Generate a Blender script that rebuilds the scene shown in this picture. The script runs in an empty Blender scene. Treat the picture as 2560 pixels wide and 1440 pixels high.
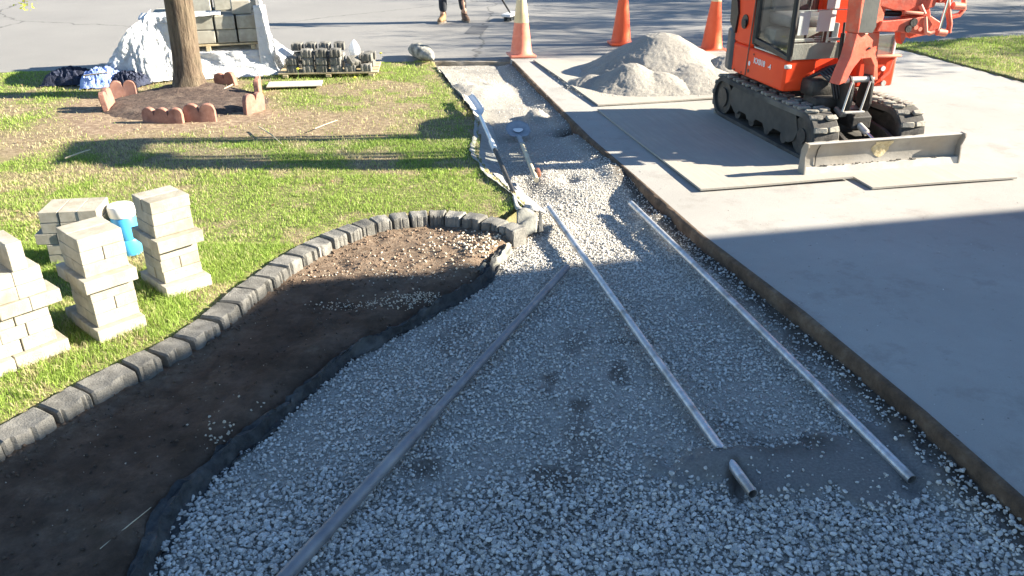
import bpy, bmesh, math, random
import numpy as np
from mathutils import Vector, Matrix, Euler
R = math.radians
sc = bpy.context.scene
COL = sc.collection

# ------------------------------------------------------------------ camera, light, exposure
CAM_H = 1.95
FPX = 2050.0                    # focal length in pixels of a 2560 px wide picture
PITCH = math.atan((720 + 285) / FPX)
cd = bpy.data.cameras.new('camera')
cam = bpy.data.objects.new('camera', cd)
COL.objects.link(cam)
cam.location = (0, 0, CAM_H)
cam.rotation_euler = (math.pi / 2 - PITCH, 0, 0)
cd.sensor_width = 36
cd.lens = 36 * FPX / 2560
cd.clip_start = 0.05
cd.clip_end = 2000
sc.camera = cam

SUN_AZ, SUN_EL = 3.5, 22.5      # azimuth from +X towards +Y
world = bpy.data.worlds.new("World")
sc.world = world
world.use_nodes = True
wn = world.node_tree
for n in list(wn.nodes):
    wn.nodes.remove(n)
sky = wn.nodes.new('ShaderNodeTexSky')
sky.sky_type = 'NISHITA'
sky.sun_disc = False
sky.sun_elevation = R(SUN_EL)
sky.sun_rotation = R(90 - SUN_AZ)
bg = wn.nodes.new('ShaderNodeBackground')
bg.inputs[1].default_value = 0.054
sky.air_density = 1.0
sky.dust_density = 0.0
sky.ozone_density = 3.5
wo = wn.nodes.new('ShaderNodeOutputWorld')
wn.links.new(sky.outputs[0], bg.inputs[0])
wn.links.new(bg.outputs[0], wo.inputs[0])
sl = bpy.data.lights.new('sun', 'SUN')
sl.energy = 5.0
sl.angle = R(0.5)
sl.color = (1.0, 0.90, 0.74)
so = bpy.data.objects.new('sun', sl)
COL.objects.link(so)
sdir = Vector((math.cos(R(SUN_EL)) * math.cos(R(SUN_AZ)), math.cos(R(SUN_EL)) * math.sin(R(SUN_AZ)), math.sin(R(SUN_EL))))
so.rotation_euler = sdir.to_track_quat('Z', 'Y').to_euler()
so.location = (8, 0, 12)
sc.view_settings.view_transform = 'Standard'
sc.view_settings.look = 'None'
sc.view_settings.gamma = 1
sc.view_settings.exposure = 2.15

# ------------------------------------------------------------------ helpers
rng = np.random.default_rng(7)
random.seed(7)
_c, _s = math.cos(PITCH), math.sin(PITCH)
def G(x, y, z=0.0):
    """ground point seen at pixel x, y of the 2560x1440 photograph, on the level z"""
    dx = x - 1280; dy = 720 - y
    wy = FPX * _c + dy * _s; wz = -FPX * _s + dy * _c
    t = (z - CAM_H) / wz
    return (dx * t, wy * t)

def hash2(ix, iy, seed):
    h = (ix.astype(np.int64) * 374761393 + iy.astype(np.int64) * 668265263 + seed * 1442695041) & 0xffffffff
    h = ((h ^ (h >> 13)) * 1274126177) & 0xffffffff
    return ((h ^ (h >> 16)) & 0xffff) / 65535.0
def vnoise(x, y, seed=0):
    x = np.asarray(x, float); y = np.asarray(y, float)
    ix = np.floor(x); iy = np.floor(y)
    fx = x - ix; fy = y - iy
    fx = fx * fx * (3 - 2 * fx); fy = fy * fy * (3 - 2 * fy)
    a = hash2(ix, iy, seed); b = hash2(ix + 1, iy, seed)
    c = hash2(ix, iy + 1, seed); d = hash2(ix + 1, iy + 1, seed)
    return (a * (1 - fx) + b * fx) * (1 - fy) + (c * (1 - fx) + d * fx) * fy
def fbm(x, y, seed=0, o=4):
    s = 0; a = .5; t = 0
    for i in range(o):
        s = s + a * vnoise(np.asarray(x) * 2 ** i + 17.3 * i, np.asarray(y) * 2 ** i + 5.1 * i, seed + i); t += a; a *= .5
    return s / t
def sst(a, b, x):
    t = np.clip((np.asarray(x, float) - a) / (b - a), 0, 1)
    return t * t * (3 - 2 * t)
def inpoly(x, y, poly):
    x = np.asarray(x); y = np.asarray(y)
    ins = np.zeros(x.shape, bool)
    n = len(poly)
    for i in range(n):
        x1, y1 = poly[i]; x2, y2 = poly[(i + 1) % n]
        if y1 == y2: continue
        c = ((y1 > y) != (y2 > y)) & (x < (x2 - x1) * (y - y1) / (y2 - y1) + x1)
        ins ^= c
    return ins
def distline(x, y, pl):
    """distance to a polyline"""
    d = np.full(np.shape(x), 1e9)
    for (x1, y1), (x2, y2) in zip(pl[:-1], pl[1:]):
        vx, vy = x2 - x1, y2 - y1
        t = np.clip(((x - x1) * vx + (y - y1) * vy) / (vx * vx + vy * vy), 0, 1)
        d = np.minimum(d, np.hypot(x - x1 - t * vx, y - y1 - t * vy))
    return d

def tag(o, label=None, cat=None, group=None, kind=None):
    if label: o['label'] = label
    if cat: o['category'] = cat
    if group: o['group'] = group
    if kind: o['kind'] = kind
    return o
def empty(name, loc=(0, 0, 0), rz=0.0, label=None, cat=None, group=None):
    o = bpy.data.objects.new(name, None); COL.objects.link(o)
    o.location = loc; o.rotation_euler = (0, 0, rz)
    o.empty_display_size = .1
    return tag(o, label, cat, group)
def link(name, me, mat, parent=None, loc=None, smooth=False):
    o = bpy.data.objects.new(name, me); COL.objects.link(o)
    if mat is not None and len(me.materials) == 0:
        me.materials.append(mat)
    if parent: o.parent = parent
    if loc is not None: o.location = loc
    if smooth:
        me.polygons.foreach_set('use_smooth', [True] * len(me.polygons))
    return o
def copy_tree(o, parent=None):
    c = o.copy(); COL.objects.link(c)
    if parent: c.parent = parent
    for ch in list(o.children):
        copy_tree(ch, c)
    return c
def np_mesh(name, V, F, attrs=None, tri=False):
    """fast mesh from arrays; F is (n,k)"""
    V = np.asarray(V, np.float32); F = np.asarray(F, np.int32)
    me = bpy.data.meshes.new(name)
    me.vertices.add(len(V)); me.vertices.foreach_set('co', V.ravel())
    n, k = F.shape
    me.loops.add(n * k); me.loops.foreach_set('vertex_index', F.ravel())
    me.polygons.add(n)
    me.polygons.foreach_set('loop_start', np.arange(0, n * k, k, dtype=np.int32))
    me.polygons.foreach_set('loop_total', np.full(n, k, np.int32))
    if attrs:
        for an, (ty, dom, data) in attrs.items():
            a = me.attributes.new(an, ty, dom)
            a.data.foreach_set('color' if ty == 'FLOAT_COLOR' else 'value', np.asarray(data, np.float32).ravel())
    me.update(calc_edges=True)
    return me

class MB:
    def __init__(s, M=None): s.v = []; s.f = []; s.M = M
    def add(s, vs, fs):
        b = len(s.v)
        s.v += [tuple(p) for p in vs]; s.f += [tuple(i + b for i in f) for f in fs]
        return s
    def box(s, c, d, rot=None):
        hx, hy, hz = d[0] / 2, d[1] / 2, d[2] / 2
        P = [Vector((x, y, z)) for x in (-hx, hx) for y in (-hy, hy) for z in (-hz, hz)]
        if rot is not None:
            m = Euler(rot).to_matrix(); P = [m @ p for p in P]
        P = [p + Vector(c) for p in P]
        return s.add(P, [(0, 1, 3, 2), (4, 6, 7, 5), (0, 4, 5, 1), (2, 3, 7, 6), (0, 2, 6, 4), (1, 5, 7, 3)])
    def rbox(s, c, d, bev=.01, rot=None, seg=2):
        bm = bmesh.new(); bmesh.ops.create_cube(bm, size=1)
        for v in bm.verts: v.co = Vector((v.co.x * d[0], v.co.y * d[1], v.co.z * d[2]))
        bmesh.ops.bevel(bm, geom=bm.edges[:], offset=bev, segments=seg, affect='EDGES', profile=.5)
        m = Euler(rot).to_matrix() if rot is not None else Matrix.Identity(3)
        bm.verts.index_update()
        vs = [m @ v.co + Vector(c) for v in bm.verts]
        fs = [[v.index for v in f.verts] for f in bm.faces]
        bm.free()
        return s.add(vs, fs)
    def tube(s, pts, rad, n=10, cap=True):
        pts = [Vector(p) for p in pts]
        if not hasattr(rad, '__len__'): rad = [rad] * len(pts)
        b = len(s.v); N = len(pts)
        up = None
        for i, p in enumerate(pts):
            t = (pts[min(i + 1, N - 1)] - pts[max(i - 1, 0)]).normalized()
            if up is None:
                up = Vector((0, 0, 1)) if abs(t.z) < .9 else Vector((1, 0, 0))
            x = t.cross(up).normalized(); y = x.cross(t).normalized(); up = y
            for k in range(n):
                a = 2 * math.pi * k / n
                s.v.append(tuple(p + rad[i] * (math.cos(a) * x + math.sin(a) * y)))
        for i in range(N - 1):
            for k in range(n):
                k2 = (k + 1) % n
                s.f.append((b + i * n + k, b + i * n + k2, b + (i + 1) * n + k2, b + (i + 1) * n + k))
        if cap:
            s.f.append(tuple(b + k for k in range(n))[::-1])
            s.f.append(tuple(b + (N - 1) * n + k for k in range(n)))
        return s
    def prism(s, poly, axis, a, b):
        """polygon in the plane across axis ('x': (y,z), 'y': (x,z), 'z': (x,y)), extruded a..b"""
        def mk(p, t):
            return {'x': (t, p[0], p[1]), 'y': (p[0], t, p[1]), 'z': (p[0], p[1], t)}[axis]
        n = len(poly)
        vs = [mk(p, a) for p in poly] + [mk(p, b) for p in poly]
        fs = [tuple(range(n))[::-1], tuple(range(n, 2 * n))] + [(i, (i + 1) % n, n + (i + 1) % n, n + i) for i in range(n)]
        return s.add(vs, fs)
    def lathe(s, prof, c=(0, 0, 0), n=24):
        b = len(s.v)
        for r, z in prof:
            for k in range(n):
                a = 2 * math.pi * k / n
                s.v.append((c[0] + r * math.cos(a), c[1] + r * math.sin(a), c[2] + z))
        for i in range(len(prof) - 1):
            for k in range(n):
                k2 = (k + 1) % n
                s.f.append((b + i * n + k, b + i * n + k2, b + (i + 1) * n + k2, b + (i + 1) * n + k))
        return s
    def mesh(s, name, fixn=True):
        me = bpy.data.meshes.new(name)
        me.from_pydata(s.v, [], s.f); me.update()
        if fixn:
            bm = bmesh.new(); bm.from_mesh(me)
            bmesh.ops.recalc_face_normals(bm, faces=bm.faces[:])
            bm.to_mesh(me); bm.free()
        return me
    def build(s, name, mat, parent=None, smooth=False, bevel=0.0, fixn=True, **kw):
        me = s.mesh(name, fixn)
        o = link(name, me, mat, parent, smooth=smooth)
        if bevel:
            m = o.modifiers.new('bevel', 'BEVEL'); m.width = bevel; m.segments = 2; m.limit_method = 'ANGLE'
        if smooth:
            try:
                me.set_sharp_from_angle(angle=R(40))
            except Exception: pass
        return tag(o, **kw) if kw else o

# ------------------------------------------------------------------ materials
def new_mat(name):
    m = bpy.data.materials.new(name); m.use_nodes = True
    nt = m.node_tree; b = nt.nodes['Principled BSDF']
    return m, nt, b
def noise_node(nt, scale, detail=4, vec=None, rough=.6):
    n = nt.nodes.new('ShaderNodeTexNoise'); n.inputs['Scale'].default_value = scale
    n.inputs['Detail'].default_value = detail; n.inputs['Roughness'].default_value = rough
    if vec: nt.links.new(vec, n.inputs['Vector'])
    return n
def ramp(nt, src, stops):
    r = nt.nodes.new('ShaderNodeValToRGB')
    while len(r.color_ramp.elements) < len(stops): r.color_ramp.elements.new(.5)
    for e, (p, c) in zip(r.color_ramp.elements, stops):
        e.position = p; e.color = (*c, 1) if len(c) == 3 else c
    nt.links.new(src, r.inputs[0])
    return r
def mixc(nt, fac, a, b, mode='MIX'):
    m = nt.nodes.new('ShaderNodeMix'); m.data_type = 'RGBA'; m.blend_type = mode
    for s, v in ((m.inputs[0], fac), (m.inputs[6], a), (m.inputs[7], b)):
        if hasattr(v, 'is_output'): nt.links.new(v, s)
        elif isinstance(v, (int, float)): s.default_value = v
        else: s.default_value = (*v, 1)
    return m.outputs[2]
def bump(nt, b, h, dist=.01, strength=1.0):
    n = nt.nodes.new('ShaderNodeBump'); n.inputs['Distance'].default_value = dist; n.inputs['Strength'].default_value = strength
    nt.links.new(h, n.inputs['Height']); nt.links.new(n.outputs[0], b.inputs['Normal'])
    return n
def geo(nt): return nt.nodes.new('ShaderNodeNewGeometry').outputs['Position']
def objc(nt): return nt.nodes.new('ShaderNodeTexCoord').outputs['Object']
def surf(name, c1, c2, scale=8, rough=.8, bscale=60, bdist=.003, metal=0.0, c3=None, spec=None, pos='geo', detail=5, lo=.35, hi=.65):
    m, nt, b = new_mat(name)
    v = geo(nt) if pos == 'geo' else objc(nt)
    n = noise_node(nt, scale, detail, v)
    r = ramp(nt, n.outputs[0], [(lo, c1), (hi, c2)])
    col = r.outputs[0]
    if c3 is not None:
        n3 = noise_node(nt, scale * .23, 3, v)
        r3 = ramp(nt, n3.outputs[0], [(.52, (0, 0, 0)), (.66, (1, 1, 1))])
        col = mixc(nt, r3.outputs[0], col, c3)
    nt.links.new(col, b.inputs['Base Color'])
    b.inputs['Roughness'].default_value = rough
    b.inputs['Metallic'].default_value = metal
    if spec is not None: b.inputs['Specular IOR Level'].default_value = spec
    if bdist:
        nb = noise_node(nt, bscale, 4, v, .7)
        bump(nt, b, nb.outputs[0], bdist)
    return m

# driveway concrete
def mat_concrete():
    m, nt, b = new_mat('driveway_concrete')
    v = geo(nt)
    n1 = noise_node(nt, .7, 5, v); n2 = noise_node(nt, 160, 3, v, .8); n3 = noise_node(nt, 5, 6, v, .7)
    c = ramp(nt, n1.outputs[0], [(.3, (.32, .31, .285)), (.7, (.40, .39, .36))]).outputs[0]
    c = mixc(nt, ramp(nt, n3.outputs[0], [(.42, (0, 0, 0)), (.75, (.35, .35, .35))]).outputs[0], c, (.30, .285, .26))
    c = mixc(nt, ramp(nt, n2.outputs[0], [(.3, (.55, .55, .55)), (.45, (0, 0, 0))]).outputs[0], c, (.22, .21, .2))
    n5 = noise_node(nt, 1.9, 8, v, .75)
    c = mixc(nt, ramp(nt, n5.outputs[0], [(.53, (0, 0, 0)), (.62, (.5, .5, .5)), (.75, (.7, .7, .7))]).outputs[0], c, (.25, .235, .21))
    n6 = noise_node(nt, 28, 3, v, .6)
    c = mixc(nt, ramp(nt, n6.outputs[0], [(.69, (0, 0, 0)), (.74, (.8, .8, .8))]).outputs[0], c, (.13, .12, .11))
    nt.links.new(c, b.inputs['Base Color'])
    b.inputs['Roughness'].default_value = .88
    bump(nt, b, n2.outputs[0], .0025)
    return m
M_DRIVE = mat_concrete()
def mat_edge():
    m, nt, b = new_mat('driveway_edge_stained')
    v = geo(nt)
    n = noise_node(nt, 7, 6, v, .7)
    c = ramp(nt, n.outputs[0], [(.35, (.07, .045, .028)), (.55, (.14, .092, .058)), (.75, (.25, .19, .13))]).outputs[0]
    nt.links.new(c, b.inputs['Base Color']); b.inputs['Roughness'].default_value = .95
    nb = noise_node(nt, 45, 5, v, .7); bump(nt, b, nb.outputs[0], .01)
    return m
M_EDGE = mat_edge()
def mat_road():
    m, nt, b = new_mat('road_asphalt')
    v = geo(nt)
    n1 = noise_node(nt, .4, 4, v); n2 = noise_node(nt, 110, 3, v, .8)
    c = ramp(nt, n1.outputs[0], [(.3, (.215, .21, .20)), (.7, (.275, .268, .252))]).outputs[0]
    c = mixc(nt, ramp(nt, n2.outputs[0], [(.32, (.6, .6, .6)), (.5, (0, 0, 0))]).outputs[0], c, (.15, .15, .148))
    # thin wandering cracks
    nv = noise_node(nt, 1.2, 4, v)
    vm = nt.nodes.new('ShaderNodeMix'); vm.data_type = 'VECTOR'; vm.inputs[0].default_value = .35
    nt.links.new(v, vm.inputs[4]); nt.links.new(nv.outputs['Color'], vm.inputs[5])
    vo = nt.nodes.new('ShaderNodeTexVoronoi'); vo.feature = 'DISTANCE_TO_EDGE'; vo.inputs['Scale'].default_value = .28
    nt.links.new(vm.outputs[1], vo.inputs['Vector'])
    cr = ramp(nt, vo.outputs[0], [(0, (.8, .8, .8)), (.004, (0, 0, 0))])
    c = mixc(nt, cr.outputs[0], c, (.05, .05, .05))
    nt.links.new(c, b.inputs['Base Color']); b.inputs['Roughness'].default_value = .85
    bump(nt, b, n2.outputs[0], .004)
    return m
M_ROAD = mat_road()
M_PATCH = surf('road_patch_dark', (.09, .095, .10), (.12, .12, .125), 40, .9, 150, .003)
M_KERB = surf('kerb_concrete', (.22, .19, .15), (.34, .31, .26), 9, .9, 80, .004)

def mat_attrmix(name, base_stops, scale, layers, bs=70, bd=.006, rough=.95, spec=.2):
    """ground material: a noisy base plus colour layers given by float attributes"""
    m, nt, b = new_mat(name)
    v = geo(nt)
    n = noise_node(nt, scale, 7, v, .7)
    c = ramp(nt, n.outputs[0], base_stops).outputs[0]
    for an, stops, sc2 in layers:
        a = nt.nodes.new('ShaderNodeAttribute'); a.attribute_name = an
        n2 = noise_node(nt, sc2, 6, v, .7)
        c2 = ramp(nt, n2.outputs[0], stops).outputs[0]
        c = mixc(nt, a.outputs['Fac'], c, c2)
    nt.links.new(c, b.inputs['Base Color'])
    b.inputs['Roughness'].default_value = rough
    b.inputs['Specular IOR Level'].default_value = spec
    nb = noise_node(nt, bs, 5, v, .75); bump(nt, b, nb.outputs[0], bd)
    return m
M_LAWN = mat_attrmix('lawn_thatch', [(.3, (.09, .12, .03)), (.5, (.19, .19, .075)), (.7, (.30, .26, .14))], 14,
                     [('bare', [(.3, (.14, .095, .065)), (.5, (.26, .19, .13)), (.72, (.44, .36, .25))], 22)])
M_BED = mat_attrmix('bed_soil', [(.28, (.048, .032, .021)), (.5, (.098, .066, .046)), (.75, (.18, .125, .09))], 5,
                    [('dry', [(.3, (.13, .09, .06)), (.52, (.21, .155, .11)), (.75, (.34, .29, .22))], 30)], 55, .012)  # this layer is the bed's paler soil colour
M_PATH = mat_attrmix('path_fines', [(.3, (.19, .18, .16)), (.5, (.34, .325, .29)), (.7, (.48, .46, .41))], 60,
                     [('sand', [(.3, (.15, .145, .13)), (.5, (.20, .19, .175)), (.7, (.26, .25, .23))], 90),
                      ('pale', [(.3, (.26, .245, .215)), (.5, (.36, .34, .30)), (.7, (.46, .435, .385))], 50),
                      ('dirt', [(.3, (.035, .027, .02)), (.5, (.07, .055, .042)), (.72, (.12, .10, .08))], 30)], 90, .006)
def mat_tint(name, rough=.8, trans=0.0, bd=0.0, bs=80, var=.0):
    m, nt, b = new_mat(name)
    a = nt.nodes.new('ShaderNodeAttribute'); a.attribute_name = 'tint'
    col = a.outputs['Color']
    if var:
        n = noise_node(nt, bs, 4, geo(nt)); r = ramp(nt, n.outputs[0], [(.3, (1 - var,) * 3), (.7, (1, 1, 1))])
        col = mixc(nt, 1.0, col, r.outputs[0], 'MULTIPLY')
    nt.links.new(col, b.inputs['Base Color'])
    b.inputs['Roughness'].default_value = rough
    b.inputs['Specular IOR Level'].default_value = .3
    if trans:
        out = nt.nodes['Material Output']
        t = nt.nodes.new('ShaderNodeBsdfTranslucent'); nt.links.new(a.outputs['Color'], t.inputs[0])
        mx = nt.nodes.new('ShaderNodeMixShader'); mx.inputs[0].default_value = trans
        nt.links.new(b.outputs[0], mx.inputs[1]); nt.links.new(t.outputs[0], mx.inputs[2])
        nt.links.new(mx.outputs[0], out.inputs[0])
    if bd:
        nb = noise_node(nt, bs, 4, geo(nt), .7); bump(nt, b, nb.outputs[0], bd)
    return m
M_GRASS = mat_tint('grass_blades', .6, .35)
M_STONE = mat_tint('crushed_stone', .9, 0, .004, 120, .25)
M_LEAF = mat_tint('bud_leaves', .6, .4)
M_PAVER = surf('paver_concrete', (.36, .33, .265), (.46, .43, .36), 22, .9, 170, .005, c3=(.31, .28, .215))
def objvar(m, lo=.86, hi=1.08):
    nt = m.node_tree; b = nt.nodes['Principled BSDF']; l = b.inputs['Base Color'].links[0]; src = l.from_socket
    oi = nt.nodes.new('ShaderNodeObjectInfo'); r_ = ramp(nt, oi.outputs['Random'], [(0, (lo, lo, lo * .98)), (1, (hi, hi, hi))])
    c = mixc(nt, 1.0, src, r_.outputs[0], 'MULTIPLY'); nt.links.new(c, b.inputs['Base Color'])
objvar(M_PAVER)
M_PAVER_D = surf('wall_block_concrete', (.34, .33, .28), (.46, .45, .39), 16, .9, 150, .004, c3=(.33, .31, .26))
M_EDGESTONE = surf('edging_stone_concrete', (.17, .165, .15), (.27, .262, .238), 20, .92, 120, .010, c3=(.13, .127, .117))
objvar(M_EDGESTONE, .75, 1.15); objvar(M_PAVER_D)
M_TERRA = surf('terracotta_concrete', (.27, .125, .09), (.38, .20, .15), 18, .9, 110, .005, c3=(.24, .13, .11))
M_MULCH = surf('mulch_soil', (.05, .033, .027), (.13, .09, .07), 26, .95, 60, .02, c3=(.17, .125, .095))
def mat_bark():
    m, nt, b = new_mat('tree_bark')
    v = objc(nt)
    mp = nt.nodes.new('ShaderNodeMapping'); mp.inputs['Scale'].default_value = (26, 26, 5)
    nt.links.new(v, mp.inputs[0])
    n = noise_node(nt, 1, 7, mp.outputs[0], .7)
    n2 = noise_node(nt, 3.5, 3, v)
    c = ramp(nt, n.outputs[0], [(.32, (.05, .035, .024)), (.5, (.135, .098, .067)), (.7, (.235, .18, .125))]).outputs[0]
    c = mixc(nt, ramp(nt, n2.outputs[0], [(.45, (0, 0, 0)), (.7, (.5, .5, .5))]).outputs[0], c, (.16, .135, .085))
    nt.links.new(c, b.inputs['Base Color']); b.inputs['Roughness'].default_value = .95
    bump(nt, b, n.outputs[0], .035)
    return m
M_BARK = mat_bark()
def mat_ply():
    m, nt, b = new_mat('plywood_weathered')
    v = objc(nt)
    mp = nt.nodes.new('ShaderNodeMapping'); mp.inputs['Scale'].default_value = (30, 2.2, 4)
    nt.links.new(v, mp.inputs[0])
    n = noise_node(nt, 1, 6, mp.outputs[0], .6); n2 = noise_node(nt, 2.2, 6, v, .7)
    c = ramp(nt, n.outputs[0], [(.3, (.36, .325, .265)), (.7, (.46, .42, .35))]).outputs[0]
    c = mixc(nt, ramp(nt, n2.outputs[0], [(.38, (.85, .85, .85)), (.62, (.25, .25, .25))]).outputs[0], c, (.34, .32, .285))
    nt.links.new(c, b.inputs['Base Color']); b.inputs['Roughness'].default_value = .9
    bump(nt, b, n.outputs[0], .002)
    return m
M_PLY = mat_ply()
M_WOOD = surf('pallet_wood', (.40, .32, .19), (.58, .49, .32), 12, .85, 60, .002)
M_GALV = surf('galvanised_steel', (.50, .50, .50), (.68, .69, .70), 30, .42, 90, .0012, metal=.75, c3=(.36, .34, .31))
M_DULLGALV = surf('dull_grey_conduit', (.17, .175, .19), (.24, .245, .26), 14, .5, 90, .0008, metal=.35, c3=(.30, .30, .30))
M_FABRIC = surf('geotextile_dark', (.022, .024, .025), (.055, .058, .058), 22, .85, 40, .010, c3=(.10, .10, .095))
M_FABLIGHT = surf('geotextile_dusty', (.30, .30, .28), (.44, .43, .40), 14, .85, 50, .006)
def mat_plastic(name, c, rough=.3, tr=.3, bs=14, bd=.03):
    m, nt, b = new_mat(name)
    b.inputs['Base Color'].default_value = (*c, 1); b.inputs['Roughness'].default_value = rough
    out = nt.nodes['Material Output']
    t = nt.nodes.new('ShaderNodeBsdfTranslucent'); t.inputs[0].default_value = (*c, 1)
    mx = nt.nodes.new('ShaderNodeMixShader'); mx.inputs[0].default_value = tr
    nt.links.new(b.outputs[0], mx.inputs[1]); nt.links.new(t.outputs[0], mx.inputs[2])
    nt.links.new(mx.outputs[0], out.inputs[0])
    nb = noise_node(nt, bs, 5, geo(nt), .6); nb.inputs['Distortion'].default_value = 1.5
    bump(nt, b, nb.outputs[0], bd)
    return m
M_PLASTIC = mat_plastic('white_poly_wrap', (.82, .84, .86))
M_BAG = mat_plastic('clear_white_bag', (.85, .87, .9), .2, .35, 25, .02)
M_NAVY = surf('navy_cloth', (.015, .02, .045), (.03, .04, .08), 9, .8, 18, .03)
M_BLUE = surf('blue_tarp', (.20, .32, .72), (.42, .52, .85), 5, .45, 16, .03)
M_WHITEP = surf('white_plastic_smooth', (.74, .74, .72), (.8, .8, .78), 5, .4, 50, 0)
M_JUGBLUE = surf('blue_plastic', (.05, .33, .70), (.08, .40, .78), 5, .35, 50, 0)
M_ORANGE = surf('excavator_orange', (.84, .062, .014), (.92, .085, .020), 3, .5, 120, .0006, c3=(.70, .065, .02), spec=.25)
def dusty(m, col, lo=.56, hi=.74, sc=7, amt=.5):
    nt = m.node_tree; b = nt.nodes['Principled BSDF']; src = b.inputs['Base Color'].links[0].from_socket
    n = noise_node(nt, sc, 8, objc(nt), .75); r_ = ramp(nt, n.outputs[0], [(lo, (0, 0, 0)), (hi, (amt, amt, amt))])
    nt.links.new(mixc(nt, r_.outputs[0], src, col), b.inputs['Base Color'])
dusty(M_ORANGE, (.50, .25, .15), .60, .78, 9, .35)
M_ORANGE_W = surf('worn_orange_steel', (.66, .085, .04), (.76, .15, .08), 9, .5, 60, .002, c3=(.45, .08, .05))
dusty(M_ORANGE_W, (.40, .27, .19), .5, .7, 9, .6)
M_BLACK = surf('black_plastic', (.012, .012, .013), (.025, .025, .027), 9, .45, 60, .0008)
M_DKSTEEL = surf('greasy_dark_steel', (.022, .02, .018), (.06, .055, .048), 14, .6, 60, .003)
M_CWGREY = surf('counterweight_grey', (.06, .065, .075), (.09, .095, .105), 6, .5, 80, .001)
M_RUBBER = surf('dusty_track_rubber', (.035, .033, .031), (.085, .08, .073), 7, .85, 50, .004, c3=(.15, .14, .12), pos='obj')
M_RUBBER_T = surf('dusty_track_tread', (.17, .16, .14), (.34, .32, .27), 10, .9, 50, .006, pos='obj')
M_BLADE = surf('worn_blade_steel', (.26, .24, .21), (.38, .355, .31), 5, .5, 70, .002, metal=.15, c3=(.32, .27, .20))
M_BLADE_E = surf('polished_cutting_edge', (.48, .46, .42), (.62, .60, .55), 9, .42, 70, .001, metal=.3)
M_CHROME = surf('chrome_rod', (.75, .75, .75), (.85, .85, .85), 9, .15, 60, 0, metal=1)
M_MUD = surf('dried_mud', (.50, .40, .22), (.68, .58, .36), 30, .95, 60, .01)
M_PAPER = surf('white_paper', (.86, .86, .85), (.9, .9, .89), 6, .6, 60, 0)
M_CREAM = surf('cream_cab_panel', (.60, .58, .50), (.68, .66, .58), 6, .6, 60, 0)
M_CABGREY = surf('grey_cab_panel', (.13, .135, .12), (.19, .19, .165), 6, .6, 60, .001)
M_SEAT = surf('grey_seat_vinyl', (.07, .075, .08), (.11, .115, .12), 6, .6, 60, .002)
M_WHITE = surf('white_decal', (.78, .78, .77), (.84, .84, .83), 6, .5, 60, 0)
M_LAMP = surf('lamp_lens', (.55, .60, .55), (.66, .70, .66), 20, .2, 60, 0)
def mat_glass(name, c=(.93, .95, .95), a=.93):
    m, nt, b = new_mat(name)
    out = nt.nodes['Material Output']
    t = nt.nodes.new('ShaderNodeBsdfTransparent'); t.inputs[0].default_value = (*c, 1)
    g = nt.nodes.new('ShaderNodeBsdfGlossy'); g.inputs['Roughness'].default_value = .04
    mx = nt.nodes.new('ShaderNodeMixShader'); mx.inputs[0].default_value = 1 - a
    nt.links.new(t.outputs[0], mx.inputs[1]); nt.links.new(g.outputs[0], mx.inputs[2])
    nt.links.new(mx.outputs[0], out.inputs[0])
    return m
M_GLASS = mat_glass('cab_glass')
def mat_dusty(name):
    m, nt, b = new_mat(name)
    out = nt.nodes['Material Output']
    b.inputs['Base Color'].default_value = (.30, .31, .28, 1); b.inputs['Roughness'].default_value = .5
    t = nt.nodes.new('ShaderNodeBsdfTransparent'); t.inputs[0].default_value = (.7, .75, .72, 1)
    mx = nt.nodes.new('ShaderNodeMixShader'); mx.inputs[0].default_value = .45
    nt.links.new(t.outputs[0], mx.inputs[1]); nt.links.new(b.outputs[0], mx.inputs[2])
    nt.links.new(mx.outputs[0], out.inputs[0])
    return m
M_DUSTGLASS = mat_dusty('dusty_glass')
M_CONE = surf('orange_cone_pvc', (.80, .095, .02), (.88, .13, .035), 5, .5, 60, .001)
M_CONE_F = surf('faded_cone_pvc', (.72, .20, .12), (.80, .30, .20), 7, .6, 60, .001)
M_CONE_W = surf('yellowed_collar', (.66, .50, .27), (.74, .60, .36), 5, .5, 60, .001)
M_JEANS = surf('dark_denim', (.018, .022, .03), (.04, .045, .055), 14, .9, 90, .004)
M_BOOT = surf('tan_boot_leather', (.22, .12, .055), (.36, .21, .10), 14, .7, 70, .003)
M_BOOT_D = surf('dark_boot_leather', (.10, .06, .04), (.17, .10, .065), 14, .7, 70, .003)
M_SOLE = surf('boot_sole', (.13, .11, .09), (.24, .21, .17), 14, .8, 70, .003)
M_SHIRT = surf('grey_work_shirt', (.10, .11, .12), (.15, .16, .17), 9, .9, 60, .004)
M_SKIN = surf('skin', (.50, .30, .21), (.56, .35, .25), 6, .55, 60, .001)
M_HAIR = surf('dark_hair', (.02, .015, .01), (.04, .03, .02), 30, .7, 90, .004)
M_HANDLE = surf('ash_handle', (.50, .42, .28), (.62, .54, .38), 12, .6, 60, .001)
M_SHOVEL = surf('blue_grey_shovel_steel', (.24, .27, .30), (.34, .37, .40), 8, .6, 60, .001, metal=.1)
M_GRIP = surf('red_brown_grip', (.22, .08, .05), (.30, .12, .07), 8, .5, 60, 0)
M_BRISTLE = surf('dark_bristles', (.03, .04, .05), (.07, .08, .09), 60, .9, 60, .002)
M_ALU = surf('aluminium', (.66, .68, .70), (.76, .78, .8), 10, .35, 60, .0005, metal=.8)
M_BRICK = surf('neighbour_brick', (.25, .11, .07), (.36, .18, .12), 12, .9, 60, .004)
M_ROOF = surf('roof_shingles', (.05, .05, .052), (.09, .09, .092), 16, .9, 60, .006)
M_TWIG = surf('straw_twig', (.5, .42, .28), (.62, .54, .38), 20, .9, 60, 0)

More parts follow.
